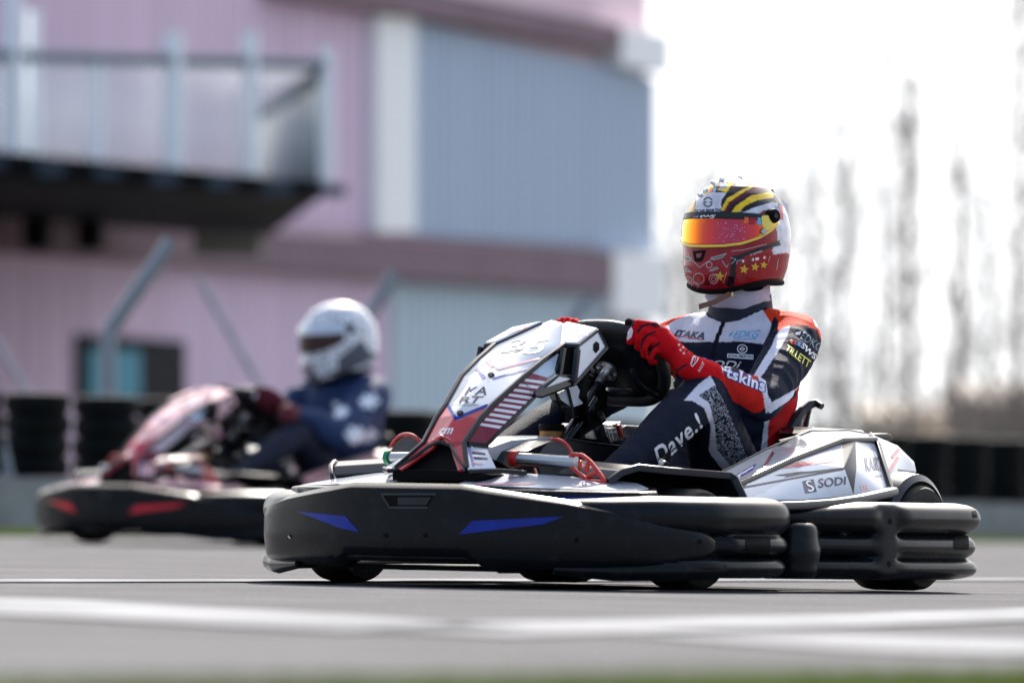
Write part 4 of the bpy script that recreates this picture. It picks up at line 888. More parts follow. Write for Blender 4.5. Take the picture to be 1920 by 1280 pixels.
def torso(b):
    P = [(-.35, .08, .08, .15, .12), (-.37, .08, .14, .18, .135), (-.39, .08, .22, .175, .135), (-.405, .08, .32, .158, .118), (-.42, .082, .42, .160, .112), (-.432, .084, .50, .172, .116), (-.438, .085, .59, .182, .118), (-.44, .085, .65, .180, .108), (-.445, .085, .69, .148, .092), (-.45, .083, .722, .098, .080), (-.45, .083, .75, .070, .070), (-.445, .083, .80, .060, .062)]
    b.loft([[(x + hd * math.copysign(abs(math.cos(a)) ** .85, math.cos(a)), y + hw * math.copysign(abs(math.sin(a)) ** .85, math.sin(a)), z) for a in [2 * math.pi * j / 36 for j in range(36)]] for x, y, z, hw, hd in P], SUIT)
def body_mesh():
    b = MB(); torso(b)
    cone(b, (-.445, .165, .678), .060, SH_L, .067); cone(b, SH_L, .068, EL_L, .055, bulge=.006); cone(b, EL_L, .054, EL_L.lerp(WR_L, .55), .047, bulge=.003); cone(b, EL_L.lerp(WR_L, .5), .048, WR_L, .030)
    cone(b, (-.445, .005, .676), .060, SH_R, .064); cone(b, SH_R, .066, EL_R, .054); cone(b, EL_R, .052, WR_R, .030)
    cone(b, HP_L, .100, KN_L, .062, bulge=.008); cone(b, KN_L, .062, KN_L.lerp(AN_L, .35), .062); cone(b, KN_L.lerp(AN_L, .35), .062, AN_L, .040)
    cone(b, HP_R, .100, KN_R, .060, bulge=.006); cone(b, KN_R, .060, KN_R.lerp(AN_R, .35), .058); cone(b, KN_R.lerp(AN_R, .35), .058, AN_R, .040)
    cone(b, AN_L, .042, TO_L, .034); cone(b, AN_R, .042, TO_R, .034)
    cone(b, (-.445, .083, .80), .075, (-.43, .083, .90), .088)
    # zipped collar
    o = b.build('tmp'); r = o.modifiers.new('r', 'REMESH'); r.mode = 'VOXEL'; r.voxel_size = .0065; s = o.modifiers.new('s', 'SMOOTH'); s.factor = .6; s.iterations = 9
    q = o.modifiers.new('u', 'SUBSURF'); q.levels = 1
    me = baked(o, 'body'); me.materials.clear()
    co = coords(me); nr = np.empty(len(co) * 3); me.vertices.foreach_get('normal', nr); nr = nr.reshape(-1, 3)
    # soft folds that ring the limbs near the joints
    d = np.zeros(len(co))
    for P0, amp, rad in ((EL_L, .0085, .11), (EL_R, .007, .12), (SH_L, .006, .12), (SH_R, .006, .11), (KN_L, .003, .11), (Vector((-.36, .2, .3)), .009, .2), (Vector((-.36, .02, .5)), .004, .2), (HP_L, .006, .2)):
        w = np.exp(-(np.linalg.norm(co - np.array(P0), axis=1) / rad) ** 2) * amp
        d += w * np.array([(.35 - abs(noise.noise(Vector((c[0] * 8 + 3, c[1] * 12, c[2] * 26 + c[0] * 16)))) * 2) for c in co]) if True else 0
    co = co + nr * d[:, None]; me.vertices.foreach_set('co', co.ravel()); me.update()
    for p in me.polygons: p.use_smooth = True
    return me
def seg_d(co, a, b_, ra, rb):
    a, b_ = np.array(a), np.array(b_); ab = b_ - a; t = np.clip(((co - a) @ ab) / (ab @ ab), 0, 1); return np.linalg.norm(co - (a + t[:, None] * ab), axis=1) - (ra + (rb - ra) * t), t
BODY = body_mesh(); bco = coords(BODY)
segs = [('T', (-.37, .08, .14), (-.40, .08, .3), .16, .15), ('T', (-.40, .08, .3), (-.44, .085, .62), .15, .15), ('T', (-.44, .04, .60), (-.44, .13, .60), .10, .10), ('T', (-.45, .083, .68), (-.445, .083, .9), .07, .09), ('A', SH_L, EL_L, .068, .055), ('F', EL_L, WR_L, .052, .03), ('B', SH_R, EL_R, .066, .054), ('G', EL_R, WR_R, .052, .03),
        ('L', HP_L, KN_L, .10, .062), ('L', KN_L, AN_L, .062, .04), ('R', HP_R, KN_R, .10, .06), ('R', KN_R, AN_R, .06, .04), ('L', AN_L, TO_L, .04, .034), ('R', AN_R, TO_R, .04, .034)]
ds = [seg_d(bco, a, b_, ra, rb) for _, a, b_, ra, rb in segs]; best = np.argmin(np.array([q[0] for q in ds]), axis=0); part = np.array([s_[0] for s_ in segs])[best]; tt = np.array([q[1] for q in ds])[best, np.arange(len(bco))]
# creases that run across the limbs and slantwise over the waist
_n = np.empty(len(bco) * 3); BODY.vertices.foreach_get('normal', _n); _n = _n.reshape(-1, 3); _d = np.zeros(len(bco))
for k_, (nm, A_, B_, ra_, rb_) in enumerate(segs):
    if nm not in 'AFBGTL': continue
    ids = np.nonzero(best == k_)[0]; ax_ = np.array(B_) - np.array(A_); ax_ = ax_ / np.linalg.norm(ax_); tl = ax_ * .6 + np.array((.3, .5, .2)) * .4
    amp = {'A': .0042, 'F': .0034, 'B': .004, 'G': .003, 'T': .0042, 'L': .0016}[nm]
    for i in ids:
        p_ = bco[i]; s1 = float(p_ @ tl); _d[i] = amp * (.30 - abs(noise.noise(Vector((s1 * 26, p_[0] * 5 + 7, p_[1] * 5)))) * 2.0 + .5 * noise.noise(Vector((s1 * 48, p_[2] * 9, p_[0] * 9 + 3))))
bm_ = bmesh.new(); bm_.from_mesh(BODY); nb = [[e.other_vert(v).index for e in v.link_edges] for v in bm_.verts]; bm_.free()
for _ in range(4): _d = np.array([.5 * _d[i] + .5 * (sum(_d[j] for j in q) / len(q)) for i, q in enumerate(nb)])
bco = bco + _n * _d[:, None]; BODY.vertices.foreach_set('co', bco.ravel()); BODY.update()
NV = (.008, .012, .028); WS = (.66, .66, .76); RS = (.74, .045, .012); RD2 = (.50, .012, .014)  # RS is the suit red with the shoulders' sunlit orange put into the colour
col = np.tile(np.array(NV), (len(bco), 1)); px = pix(bco); isin = lambda s_: np.isin(part, list(s_))
camd = np.array((.848, .53, 0)); Tn = bco[:, 0] > -.47
def reg(poly, c, parts, extra=None):
    m = inpoly(px, poly) & isin(parts)
    if extra is not None: m &= extra
    col[m] = c
# shoulders and sleeves without reference to the lens
z = bco[:, 2]; y = bco[:, 1]; xx = bco[:, 0]
col[isin('T') & (z > .672) & (np.abs(y - .083) > .09)] = RS
col[isin('B') & (tt < .35)] = RS; col[isin('G')] = RS
col[isin('T') & (xx < -.46) & (z < .60) & (z > .2)] = RD2
front = xx > -.46
frA = (bco - np.array(SH_L)) @ camd > -.03
reg([(1248, 612), (1265, 600), (1319, 579), (1327, 594), (1354, 603), (1341, 641), (1200, 640)], WS, 'TB', front)
reg([(1361, 603), (1397, 596), (1430, 580), (1450, 613), (1447, 652), (1434, 645), (1386, 640), (1344, 641)], WS, 'T', front)
reg([(1150, 640), (1224, 598), (1253, 580), (1319, 570), (1315, 580), (1264, 598), (1236, 618)], RS, 'TBG')
reg([(1441, 572), (1447, 555), (1530, 575), (1570, 640), (1546, 668), (1541, 640), (1532, 619), (1513, 610), (1481, 610), (1457, 622), (1459, 602)], RS, 'TA')
reg([(1517, 575), (1524, 575), (1537, 618), (1529, 612)], WS, 'TA')
reg([(1465, 616), (1481, 610), (1478, 625), (1466, 648), (1427, 707), (1412, 705), (1447, 648), (1455, 628)], WS, 'ATF')
reg([(1440, 766), (1445, 755), (1492, 729), (1523, 700), (1548, 660), (1552, 678), (1529, 710), (1495, 740), (1442, 776)], WS, 'AF')
reg([(1250, 620), (1300, 640), (1330, 680), (1359, 692), (1423, 706), (1432, 740), (1436, 772), (1412, 774), (1386, 757), (1357, 747), (1240, 720)], (.55, .018, .012), 'F')  # forearm in a darker copy of the red, its shade painted in
reg([(1421, 704), (1436, 714), (1439, 738), (1449, 758), (1436, 776), (1432, 745)], WS, 'AF')
reg([(1444, 774), (1514, 730), (1560, 700), (1540, 770), (1471, 840), (1436, 850), (1439, 800)], RD2, 'TL')
reg([(1434, 786), (1446, 776), (1440, 800), (1438, 860), (1425, 860)], WS, 'TL')
reg([(1538, 690), (1560, 660), (1540, 740), (1516, 745), (1524, 712)], RD2, 'T')
reg([(1282, 751), (1310, 720), (1332, 703), (1342, 723), (1309, 741), (1328, 752), (1339, 780), (1345, 842), (1372, 872), (1357, 884), (1329, 846), (1333, 800), (1320, 764), (1298, 751)], WS, 'L')
pm = inpoly(px, [(1309, 741), (1340, 722), (1362, 762), (1402, 860), (1370, 873), (1344, 842), (1340, 795), (1330, 755)]) & isin('L')
nz = np.array([noise.noise(Vector((c[0] * 170, c[1] * 170, c[2] * 170))) for c in bco[pm]]); nz2 = np.array([noise.noise(Vector((c[0] * 80, c[1] * 80 + 5, c[2] * 80))) for c in bco[pm]])
col[pm] = np.where((np.abs(nz) < .09)[:, None] | (np.abs(nz2) < .05)[:, None], np.array((.34, .36, .42)), np.array(NV))
# collar and neck stay navy, zip line
col[isin('T') & (z > .738)] = NV
reg([(1354, 600), (1362, 600), (1345, 645), (1335, 690), (1325, 690), (1338, 640)], (.004, .005, .012), 'T', front)
reg([(1312, 560), (1319, 579), (1333, 596), (1356, 605), (1385, 601), (1432, 580), (1450, 555)], NV, 'T')
setcol(BODY, col)
BODY2 = BODY.copy(); c2 = np.tile(np.array((.008, .028, .095)), (len(bco), 1))
rs_ = random.Random(4)
for (cu, cv, rr) in ((1430, 690, 22), (1495, 655, 22), (1470, 750, 24), (1385, 660, 14), (1330, 780, 20)):
    q = np.hypot(px[:, 0] - cu, px[:, 1] - cv); an = np.arctan2(px[:, 1] - cv, px[:, 0] - cu); m = (q < rr * (.55 + .45 * np.abs(np.cos(3 * an)))) & isin('TAFL'); c2[m] = (.70, .76, .85)
c2[isin('FG') & (tt > .9)] = (.12, .02, .03); c2[isin('LR')] = (.006, .010, .028)
n2_ = np.empty(len(bco) * 3); BODY2.vertices.foreach_get('normal', n2_); n2_ = n2_.reshape(-1, 3)
fold = np.array([noise.noise(Vector((c[0] * 7, c[1] * 7 + 9, c[2] * 12))) for c in bco]); puff = np.where(isin('TAFB'), .020 + .012 * fold, 0)      # a loose, bulky jacket
BODY2.vertices.foreach_set('co', (bco + n2_ * puff[:, None]).ravel()); BODY2.update()
setcol(BODY2, c2)
BODY.materials.append(SUIT); BODY2.materials.append(JACK)
man = bpy.data.objects.new('person', BODY); C.objects.link(man); man.matrix_world = KM
tag(man, 'driver in navy, white and red suit with red gloves and patterned helmet, in front', 'person', 'kart drivers')

def decal_body(o):
    D = Decals(o); f = 5
    D.text('ITAKA', [(1266, 618), (1322, 623), (1320, 637), (1263, 631)], NAVY, bold=.03, shear=.3, fine=f); D.line([(1262, 628.5), (1292, 633)], 2, RED, fine=f); D.text('SHOP.com', [(1292, 632), (1321, 634), (1320, 638), (1290, 636)], RED, bold=.02, shear=.3, fine=f)
    D.text('EDKG', [(1378, 621), (1427, 618), (1421, 634), (1374, 633)], LBL, bold=.01, shear=.3, fine=f); D.poly([(1368, 625), (1375, 621), (1373, 628), (1366, 632)], LBL, fine=f); D.line([(1376, 635.5), (1418, 636)], 1.6, LBL, fine=f)
    D.text('SCHUBERTH', [(1366, 664.5), (1411, 666.5), (1411, 672), (1365, 669.5)], NAVY, bold=.03, fine=f, off=.0022); D.poly([(1364, 663), (1413, 665), (1412.5, 674), (1363.5, 670.5)], WPR, fine=f)
    cx, cy = 1392, 654; ring = [(cx + 9 * math.cos(a), cy + 8 * math.sin(a)) for a in np.linspace(0, 2 * math.pi, 25)]; D.line(ring, 1.9, WPR, fine=f); D.line([(cx - 5, cy), (cx + 5, cy)], 1.7, WPR, fine=f); D.line([(cx - 5, cy), (cx, cy - 4.5), (cx + 5, cy), (cx, cy + 4.5), (cx - 5, cy)], 1.3, WPR, fine=f)
    D.text('SODi', [(1321, 675), (1391, 676.5), (1387, 692), (1319, 687)], WPR, bold=.01, shear=.25, fine=f)
    D.text('Kartskins', [(1318, 668), (1437, 712), (1435, 738), (1312, 688)], BLU, bold=.085, space=1.0, fine=f, off=.0014)
    D.text('Kartskins', [(1320, 671), (1435.5, 714), (1433, 736), (1315, 688)], WPR, bold=.03, space=1.08, fine=f, off=.0024)
    D.text('EDKG', [(1506, 620), (1541, 646), (1536, 660), (1500, 634)], mat('dim_blue_print', (.10, .18, .27), .5), shear=.2, fine=f); D.poly([(1491, 623), (1502, 621), (1500, 628), (1492, 628)], WPR, fine=f)
    for k, mm in enumerate((ORG, RED, LBL)): D.poly([(1483 + 7 * k, 636 + 2.2 * k), (1488 + 7 * k, 638 + 2.2 * k), (1485 + 7 * k, 646 + 2.2 * k), (1480 + 7 * k, 642 + 2.2 * k)], mm, fine=f)
    D.text('SWS', [(1506, 642), (1532, 666), (1526, 674), (1500, 650)], WPR, bold=.03, fine=f)
    D.text('TILLETT', [(1477, 646), (1520, 676), (1515, 690), (1471, 656)], YEL, bold=.01, space=.95, fine=f)
    D.text('Dave.!', [(1226, 840), (1305, 772), (1318, 800), (1236, 878)], WPR, bold=.02, space=1.1, fine=f)
    D.join()
decal_body(man)

# ---- helmet
HC = (-.427, .08)
hv = [334, 337, 343, 352, 364, 380, 400, 425, 450, 475, 500, 520, 535, 552]
hw_ = [.004, .030, .054, .074, .092, .108, .121, .129, .131, .130, .126, .119, .108, .092]
hf = [.004, .036, .066, .090, .110, .128, .143, .150, .152, .155, .162, .162, .150, .115]
hb = [.004, .040, .072, .100, .124, .142, .156, .165, .167, .163, .153, .138, .120, .105]
zz = np.array([zv(HC[0], HC[1], v) for v in hv])[::-1]; hw_, hf, hb = [np.array(q)[::-1] for q in (hw_, hf, hb)]
def hrad(th, zq, g=0.0):
    w = np.interp(zq, zz, hw_); f = np.interp(zq, zz, hf); bk = np.interp(zq, zz, hb); c, s = math.cos(th), math.sin(th)
    xq = (f if c > 0 else bk) * math.copysign(abs(c) ** .92, c); yq = w * math.copysign(abs(s) ** .92, s); l = math.hypot(xq, yq) or 1; k = (l + g) / l
    return (HC[0] + xq * k, HC[1] + yq * k, zq)
def helmet_mesh():
    b = MB(); rings = []; nr, nt_ = 170, 220; ztop = zz[-1]
    for i in range(nr + 1):
        t = i / nr; row = []
        for j in range(nt_):
            th = 2 * math.pi * j / nt_; zb = zz[0] + .0 + (.030) * (1 - max(0, math.cos(th)) ** 1.5) ; q = ztop - (ztop - zb) * (1 - math.cos(t * math.pi / 2) if False else t ** 1.5)
            row.append(hrad(th, q))
        rings.append(row)
    b.loft(rings, HELM, cap=False)
    return b
b = helmet_mesh(); ho = b.build('helmet', None, angle=180)
m_ = ho.modifiers.new('sm', 'SMOOTH'); m_.iterations = 2; m_.factor = .5
me = baked(ho, 'helmet'); hco = coords(me); hp = pix(hco); hc = np.tile(np.array((.30, .008, .014)), (len(hco), 1)); fr_ = hco @ camd > (np.array((HC[0], HC[1], 0)) @ camd) - .045
H1 = dict(blk=(.008, .008, .012), yel=(.85, .55, .02), mar=(.11, .006, .02), wht=(.62, .62, .70), gry=(.30, .32, .36))
def hreg(poly, c, fr=True):
    m = inpoly(hp, poly)
    if fr: m &= fr_
    hc[m] = c
top = hp[:, 1] < 405
hc[(hco[:, 2] > zv(*HC, 400))] = H1['blk']
# diagonal stripes on the crown (zoomed coordinates /4.573 + offset)
Z = lambda *a: [(1240 + x / 4.573, 320 + y_ / 4.573) for x, y_ in a]
hreg(Z((480, 350), (640, 160), (900, 60), (1100, 120), (1190, 400), (960, 330), (700, 380)), H1['blk'])
for poly, c in (((( 515, 330), (560, 240), (700, 160), (850, 95), (780, 140), (640, 250), (520, 355)), 'yel'),
                (((600, 360), (640, 290), (780, 210), (960, 180), (960, 232), (820, 255), (720, 300), (650, 368)), 'yel'),
                (((540, 345), (580, 270), (730, 170), (880, 120), (900, 145), (760, 200), (620, 290), (570, 355)), 'mar'),
                (((570, 355), (610, 290), (740, 205), (900, 160), (905, 172), (770, 215), (640, 300), (598, 360)), 'blk'),
                (((480, 160), (600, 90), (700, 60), (680, 80), (600, 125), (560, 190)), 'yel'),
                (((600, 150), (680, 100), (780, 70), (760, 85), (690, 120), (620, 170)), 'mar'),
                (((215, 380), (250, 270), (300, 210), (285, 300), (285, 350)), 'yel'), (((280, 350), (290, 240), (330, 180), (300, 260), (295, 350)), 'mar'),
                (((650, 370), (740, 300), (900, 260), (1000, 280), (990, 340), (880, 340), (800, 390)), 'wht'), (((660, 370), (740, 290), (900, 250), (980, 262), (900, 285), (790, 318), (720, 350)), 'blk'),
                (((285, 355), (300, 230), (330, 180), (560, 190), (515, 250), (512, 360)), 'wht'),
                (((310, 190), (400, 100), (470, 95), (440, 160), (400, 205)), 'yel'), (((500, 100), (560, 95), (560, 150), (500, 160)), 'gry'), (((1000, 180), (1060, 230), (1090, 300), (1060, 300), (1010, 250)), 'gry')):
    hreg(Z(*poly), H1[c])
hreg(Z((985, 330), (1080, 300), (1120, 500), (1090, 700), (960, 720), (950, 680), (1000, 600), (985, 470)), H1['wht'])
hreg(Z((900, 640), (1020, 590), (1020, 640), (720, 730), (640, 790), (640, 880), (620, 990), (550, 990), (590, 860), (600, 740)), H1['blk'])
hreg(Z((1005, 300), (1040, 300), (1050, 420), (1010, 420)), (.45, .03, .05))
hreg(Z((970, 300), (1003, 310), (1003, 400), (985, 400)), (.05, .25, .5))
# worn sheen and scuffs in the paint
hn = np.array([noise.noise(Vector(tuple(c * 55))) for c in hco]); hc *= (1 + .3 * hn)[:, None]
setcol(me, np.clip(hc, 0, 1)); me.materials.clear(); me.materials.append(HELM)
hel = bpy.data.objects.new('helmet', me); C.objects.link(hel); hel.parent = man
for p in me.polygons: p.use_smooth = True
hplain = me.copy()
def star(cu, cv, r, ir=.45, rot=0): return [(cu + (r if k % 2 == 0 else r * ir) * math.sin(k * math.pi / 5 + rot), cv - (r if k % 2 == 0 else r * ir) * math.cos(k * math.pi / 5 + rot)) for k in range(10)]
D = Decals(hel); STAR = mat('star_yellow', (.65, .42, .04), .3); SIL = mat('silver_line', (.55, .52, .55), .35)
for zx, zy, r in ((708, 845, 9.5), (802, 825, 8.5), (876, 808, 7.5), (500, 905, 10)): D.poly(star(*Z((zx, zy))[0], r, rot=.15), STAR, fine=4)
for zx, zy, c1, c2_ in ((700, 778, GRN, RED), (785, 765, GRN, RED), (826, 758, WPR, RED), (882, 748, RED, RED)):
    (u, v), = Z((zx, zy)); D.poly([(u - 4.5, v - 2.5), (u - 1.5, v - 3), (u - 1.5, v + 2), (u - 4.5, v + 2.5)], c1); D.poly([(u - 1.5, v - 3), (u + 1.5, v - 3.4), (u + 1.5, v + 1.6), (u - 1.5, v + 2)], WPR); D.poly([(u + 1.5, v - 3.4), (u + 4.5, v - 3.8), (u + 4.5, v + 1.2), (u + 1.5, v + 1.6)], c2_)
D.text('D. SUMMERS', Z((760, 715), (862, 680), (866, 695), (764, 732)), WPR, fine=5)
D.text('SCHUBERTH', Z((288, 336), (508, 326), (508, 354), (288, 362)), NAVY, bold=.03, fine=5)
(cx, cy), = Z((400, 270)); D.line([(cx + 8 * math.cos(a), cy + 8.5 * math.sin(a)) for a in np.linspace(.35, 2.8, 12)], 2, NAVY, fine=4); D.line([(cx + 8 * math.cos(a), cy + 8.5 * math.sin(a)) for a in np.linspace(3.5, 5.9, 12)], 2, NAVY, fine=4); D.line([(cx - 8.5, cy + .5), (cx - 3, cy + .5)], 2, NAVY, fine=4); D.line([(cx + 3, cy + .5), (cx + 8.5, cy + .5)], 2, NAVY, fine=4)
for a in (((450, 150), (475, 150), (465, 185), (440, 185), LBL), ((420, 150), (446, 150), (436, 185), (412, 187), ORG)): D.poly(Z(*a[:4]), a[4], fine=5)
# chin vents, gears and silver pin lines
VG = mat('vent_grey', (.16, .17, .15), .5)
for a in (((185, 735), (262, 748), (255, 775), (225, 775)), ((425, 748), (560, 710), (520, 748), (450, 765)), ((215, 825), (262, 872), (212, 858)), ((410, 858), (470, 825), (492, 838), (440, 858))):
    D.poly(Z(*a), VG, fine=5); D.line(Z(*a, a[0]), .9, SIL, off=.002, fine=5)
D.poly(Z((268, 690), (385, 680), (360, 760), (340, 785), (290, 780)), BLKM, fine=5); D.poly(Z((300, 712), (352, 706), (338, 745), (306, 748)), DRED, fine=5, off=.002)
def ringd(zx, zy, r, w, m, n=18, wob=0): D.line(Z(*[(zx + (r + wob * (k % 2)) * math.cos(k * 2 * math.pi / n), zy + (r + wob * (k % 2)) * math.sin(k * 2 * math.pi / n)) for k in range(n + 1)]), w, m, fine=5)
ringd(448, 928, 34, 1.1, SIL, 20, 7); ringd(448, 928, 18, .9, SIL); ringd(400, 955, 17, 1.8, BLKM); ringd(412, 808, 22, 1, SIL, 16, 5); ringd(322, 925, 42, 1, SIL, 22, 8); ringd(290, 985, 26, .9, SIL, 16, 5); ringd(235, 935, 28, .9, SIL, 16, 6)
for l in (((230, 700), (250, 750), (330, 830), (400, 780), (450, 750)), ((590, 745), (640, 760), (600, 800)), ((520, 770), (560, 830), (575, 800)), ((600, 690), (700, 680), (900, 630)), ((560, 870), (530, 960))): D.line(Z(*l), .9, SIL, fine=5)
for l in (((645, 800), (650, 770), (690, 765)), ((930, 730), (915, 780)), ((1000, 760), (985, 850))): D.line(Z(*l), .9, SIL, fine=5)
D.join()
# visor: a mirrored shell over the eye port
def vis_mat():
    m = bpy.data.materials.new('mirror_visor'); m.use_nodes = True; t = m.node_tree; p = t.nodes['Principled BSDF']; p.inputs['Metallic'].default_value = 1; p.inputs['Roughness'].default_value = .07
    lw = t.nodes.new('ShaderNodeLayerWeight'); lw.inputs['Blend'].default_value = .5; r = t.nodes.new('ShaderNodeValToRGB'); t.links.new(lw.outputs['Facing'], r.inputs[0]); t.links.new(r.outputs[0], p.inputs['Base Color'])
    e = r.color_ramp.elements; e[0].position = 0; e[0].color = (.42, .04, .08, 1); e[1].position = .95; e[1].color = (.9, .75, .1, 1); q = e.new(.14); q.color = (.75, .06, .04, 1); q = e.new(.30); q.color = (.95, .22, .01, 1); q = e.new(.62); q.color = (.95, .50, .01, 1)
    p.inputs['Coat Weight'].default_value = .3; return m
VIS = vis_mat(); YTR = mat('yellow_trim', (.80, .58, .03), .2, coat=.8)
def vis_band(v0, v1, th0, th1, g, m, name, par, n=60, k=14, solid=.003):
    b = MB(); rows = []
    for i in range(k + 1):
        row = []
        for j in range(n + 1):
            th = math.radians(th0 + (th1 - th0) * j / n); a = i / k; t0, t1 = v0(abs(math.degrees(th))), v1(abs(math.degrees(th))); row.append(hrad(th, zv(*HC, t0 + (t1 - t0) * a), g))
        rows.append(row)
    b.loft(rows, m, cap=False, closed=False); return b.build(name, par, angle=180, solid=solid)
vt = lambda d: 401 + 0.0 * d + .00055 * d * d; vb_ = lambda d: np.interp(d, [0, 20, 40, 60, 75, 88], [468, 467, 462, 450, 436, 420])
vis = vis_band(lambda d: vt(d) + 11, lambda d: vb_(d) - 4, -86, 86, .007, VIS, 'visor', hel)
vis_band(vt, lambda d: vt(d) + 11.5, -80, 80, .008, BLKG, 'visor_strip', vis)
yb = vis_band(lambda d: vb_(d) - 5, vb_, -88, 88, .008, YTR, 'visor_trim', vis, k=4)
D = Decals([c for c in vis.children if c.name.startswith('visor_strip')])
D.text('SWS', Z((325, 384), (468, 378), (462, 406), (318, 412)), WPR, bold=.04, shear=.3, fine=5); D.poly(Z((280, 392), (300, 390), (292, 418), (270, 420)), RED, fine=5); D.poly(Z((302, 390), (322, 388), (312, 416), (296, 418)), LBL, fine=5)
D.join()
D = Decals([vis, D.obs[0]]); D.poly(Z((715, 398), (750, 402), (738, 455), (702, 450)), ORG, fine=5); D.poly(Z((762, 402), (812, 406), (800, 462), (750, 458)), mat('crimson', (.4, .01, .03), .3), fine=5); D.poly(Z((825, 402), (850, 405), (858, 468), (820, 462)), LBL, fine=5)
D.poly(Z((855, 400), (900, 340), (965, 400), (975, 450), (930, 530), (870, 575), (830, 560), (880, 500), (862, 468)), YTR, fine=5)
rs_ = random.Random(3)
for _ in range(46):
    u, v = Z((rs_.uniform(480, 720), rs_.uniform(440, 610)))[0]; r = rs_.uniform(.4, .95); D.poly([(u + r * math.cos(k), v + r * math.sin(k)) for k in range(6)], mat('spray_dot', (.8, .55, .65), .5), off=.0008)
D.join(vis)
pc = Vector(hrad(math.radians(80), zv(*HC, 406), .012)); b = MB(); ax = (Vector((.35, .93, .05))).normalized(); b.lathe([(0, .008), (.010, .008), (.012, .004), (.018, .003), (.020, -.004), (.020, -.02)], pc, ax, BLKM, n=28); b.lathe([(0, .0095), (.006, .0095), (.007, .0078)], pc, ax, GRY, n=14); b.build('pivot', hel)
pc2 = Vector(hrad(math.radians(64), zv(*HC, 436), .010)); b = MB(); b.lathe([(0, .005), (.007, .005), (.009, 0), (.009, -.006)], pc2, Vector((.6, .8, 0)), STL, n=18); b.build('visor_button', hel)
b = MB(); pts = [hrad(th, zz[0] + .030 * (1 - max(0, math.cos(th)) ** 1.5) + .004, .002) for th in np.linspace(0, 2 * math.pi, 81)]; b.tube(pts, .0075, BLKM, n=8); b.build('neck_roll', hel)
b = MB(); b.prism([K(1452, 369, y=.09), K(1479, 383, y=.09), K(1478, 442, y=.09), K(1470, 430, y=.09), K(1462, 395, y=.09)], (0, -.03, 0), mat('clear_spoiler', (.6, .65, .72), .15, alpha=.75)); b.bar([K(1447, 356, y=.095), K(1460, 380, y=.095), K(1472, 405, y=.095), K(1478, 436, y=.095)], .003, .004, BLKM); b.build('rear_spoiler', hel)
b = MB()
for (zx, zy) in ((440, 95), (515, 68), (605, 85), (685, 55), (375, 160), (345, 195), (545, 130), (700, 70)):
    c = K(*Z((zx, zy + 14))[0], y=.08 + rs_.uniform(-.03, .03))
    for q in range(4): b.lathe([(0, -.006), (.004, -.003), (.005, .002), (.001, .007)], c + Vector((rs_.uniform(-.006, .006), rs_.uniform(-.006, .006), rs_.uniform(-.003, .003))), (rs_.uniform(-1, 1), rs_.uniform(-1, 1), 1.5), mat('glass_stud', (.8, .8, .85), .1, metal=.6), n=6)
b.build('crown_stud', hel)
# neck warmer and chin strap
b = MB(); rr = []
for k, (zq, w, d_, xo) in enumerate(((.715, .072, .072, -.45), (.73, .076, .080, -.447), (.745, .079, .088, -.442), (.765, .086, .103, -.438), (.79, .078, .09, -.435))):
    rr.append([(xo + d_ * math.cos(a) * (1 + .07 * math.sin(5 * a + 2.1 * k)), .083 + w * math.sin(a) * (1 + .06 * math.sin(7 * a + 2.7 * k)), zq + .010 * math.sin(3 * a + 2 * k)) for a in [2 * math.pi * j / 48 for j in range(48)]])
b.loft(rr, CLOTH, cap=False); b.build('neck_warmer', man, sub=1)
b = MB(); b.loft([[(-.448 + (.094 - .004 * k_) * math.cos(a), .083 + (.090 - .003 * k_) * math.sin(a), (.700 + .023 * k_ - .014 * math.cos(a))) for a in [2 * math.pi * j / 48 for j in range(48)]] for k_ in range(4)], mat('collar_navy', NV, .7, bump=.5, bscale=300), cap=False); b.build('collar', man, solid=.006)
b = MB(); b.bar([K(1382, 538, y=.13), K(1366, 552, y=.13), K(1340, 566, y=.12), K(1311, 575, y=.11)], .004, .014, STRAP, up=(0, 0, 1)); b.box(K(1372, 550, y=.132), (.012, .004, .018), mat('buckle', (.35, .28, .16), .3, metal=.6)); b.build('chin_strap', man, bevel=.001)

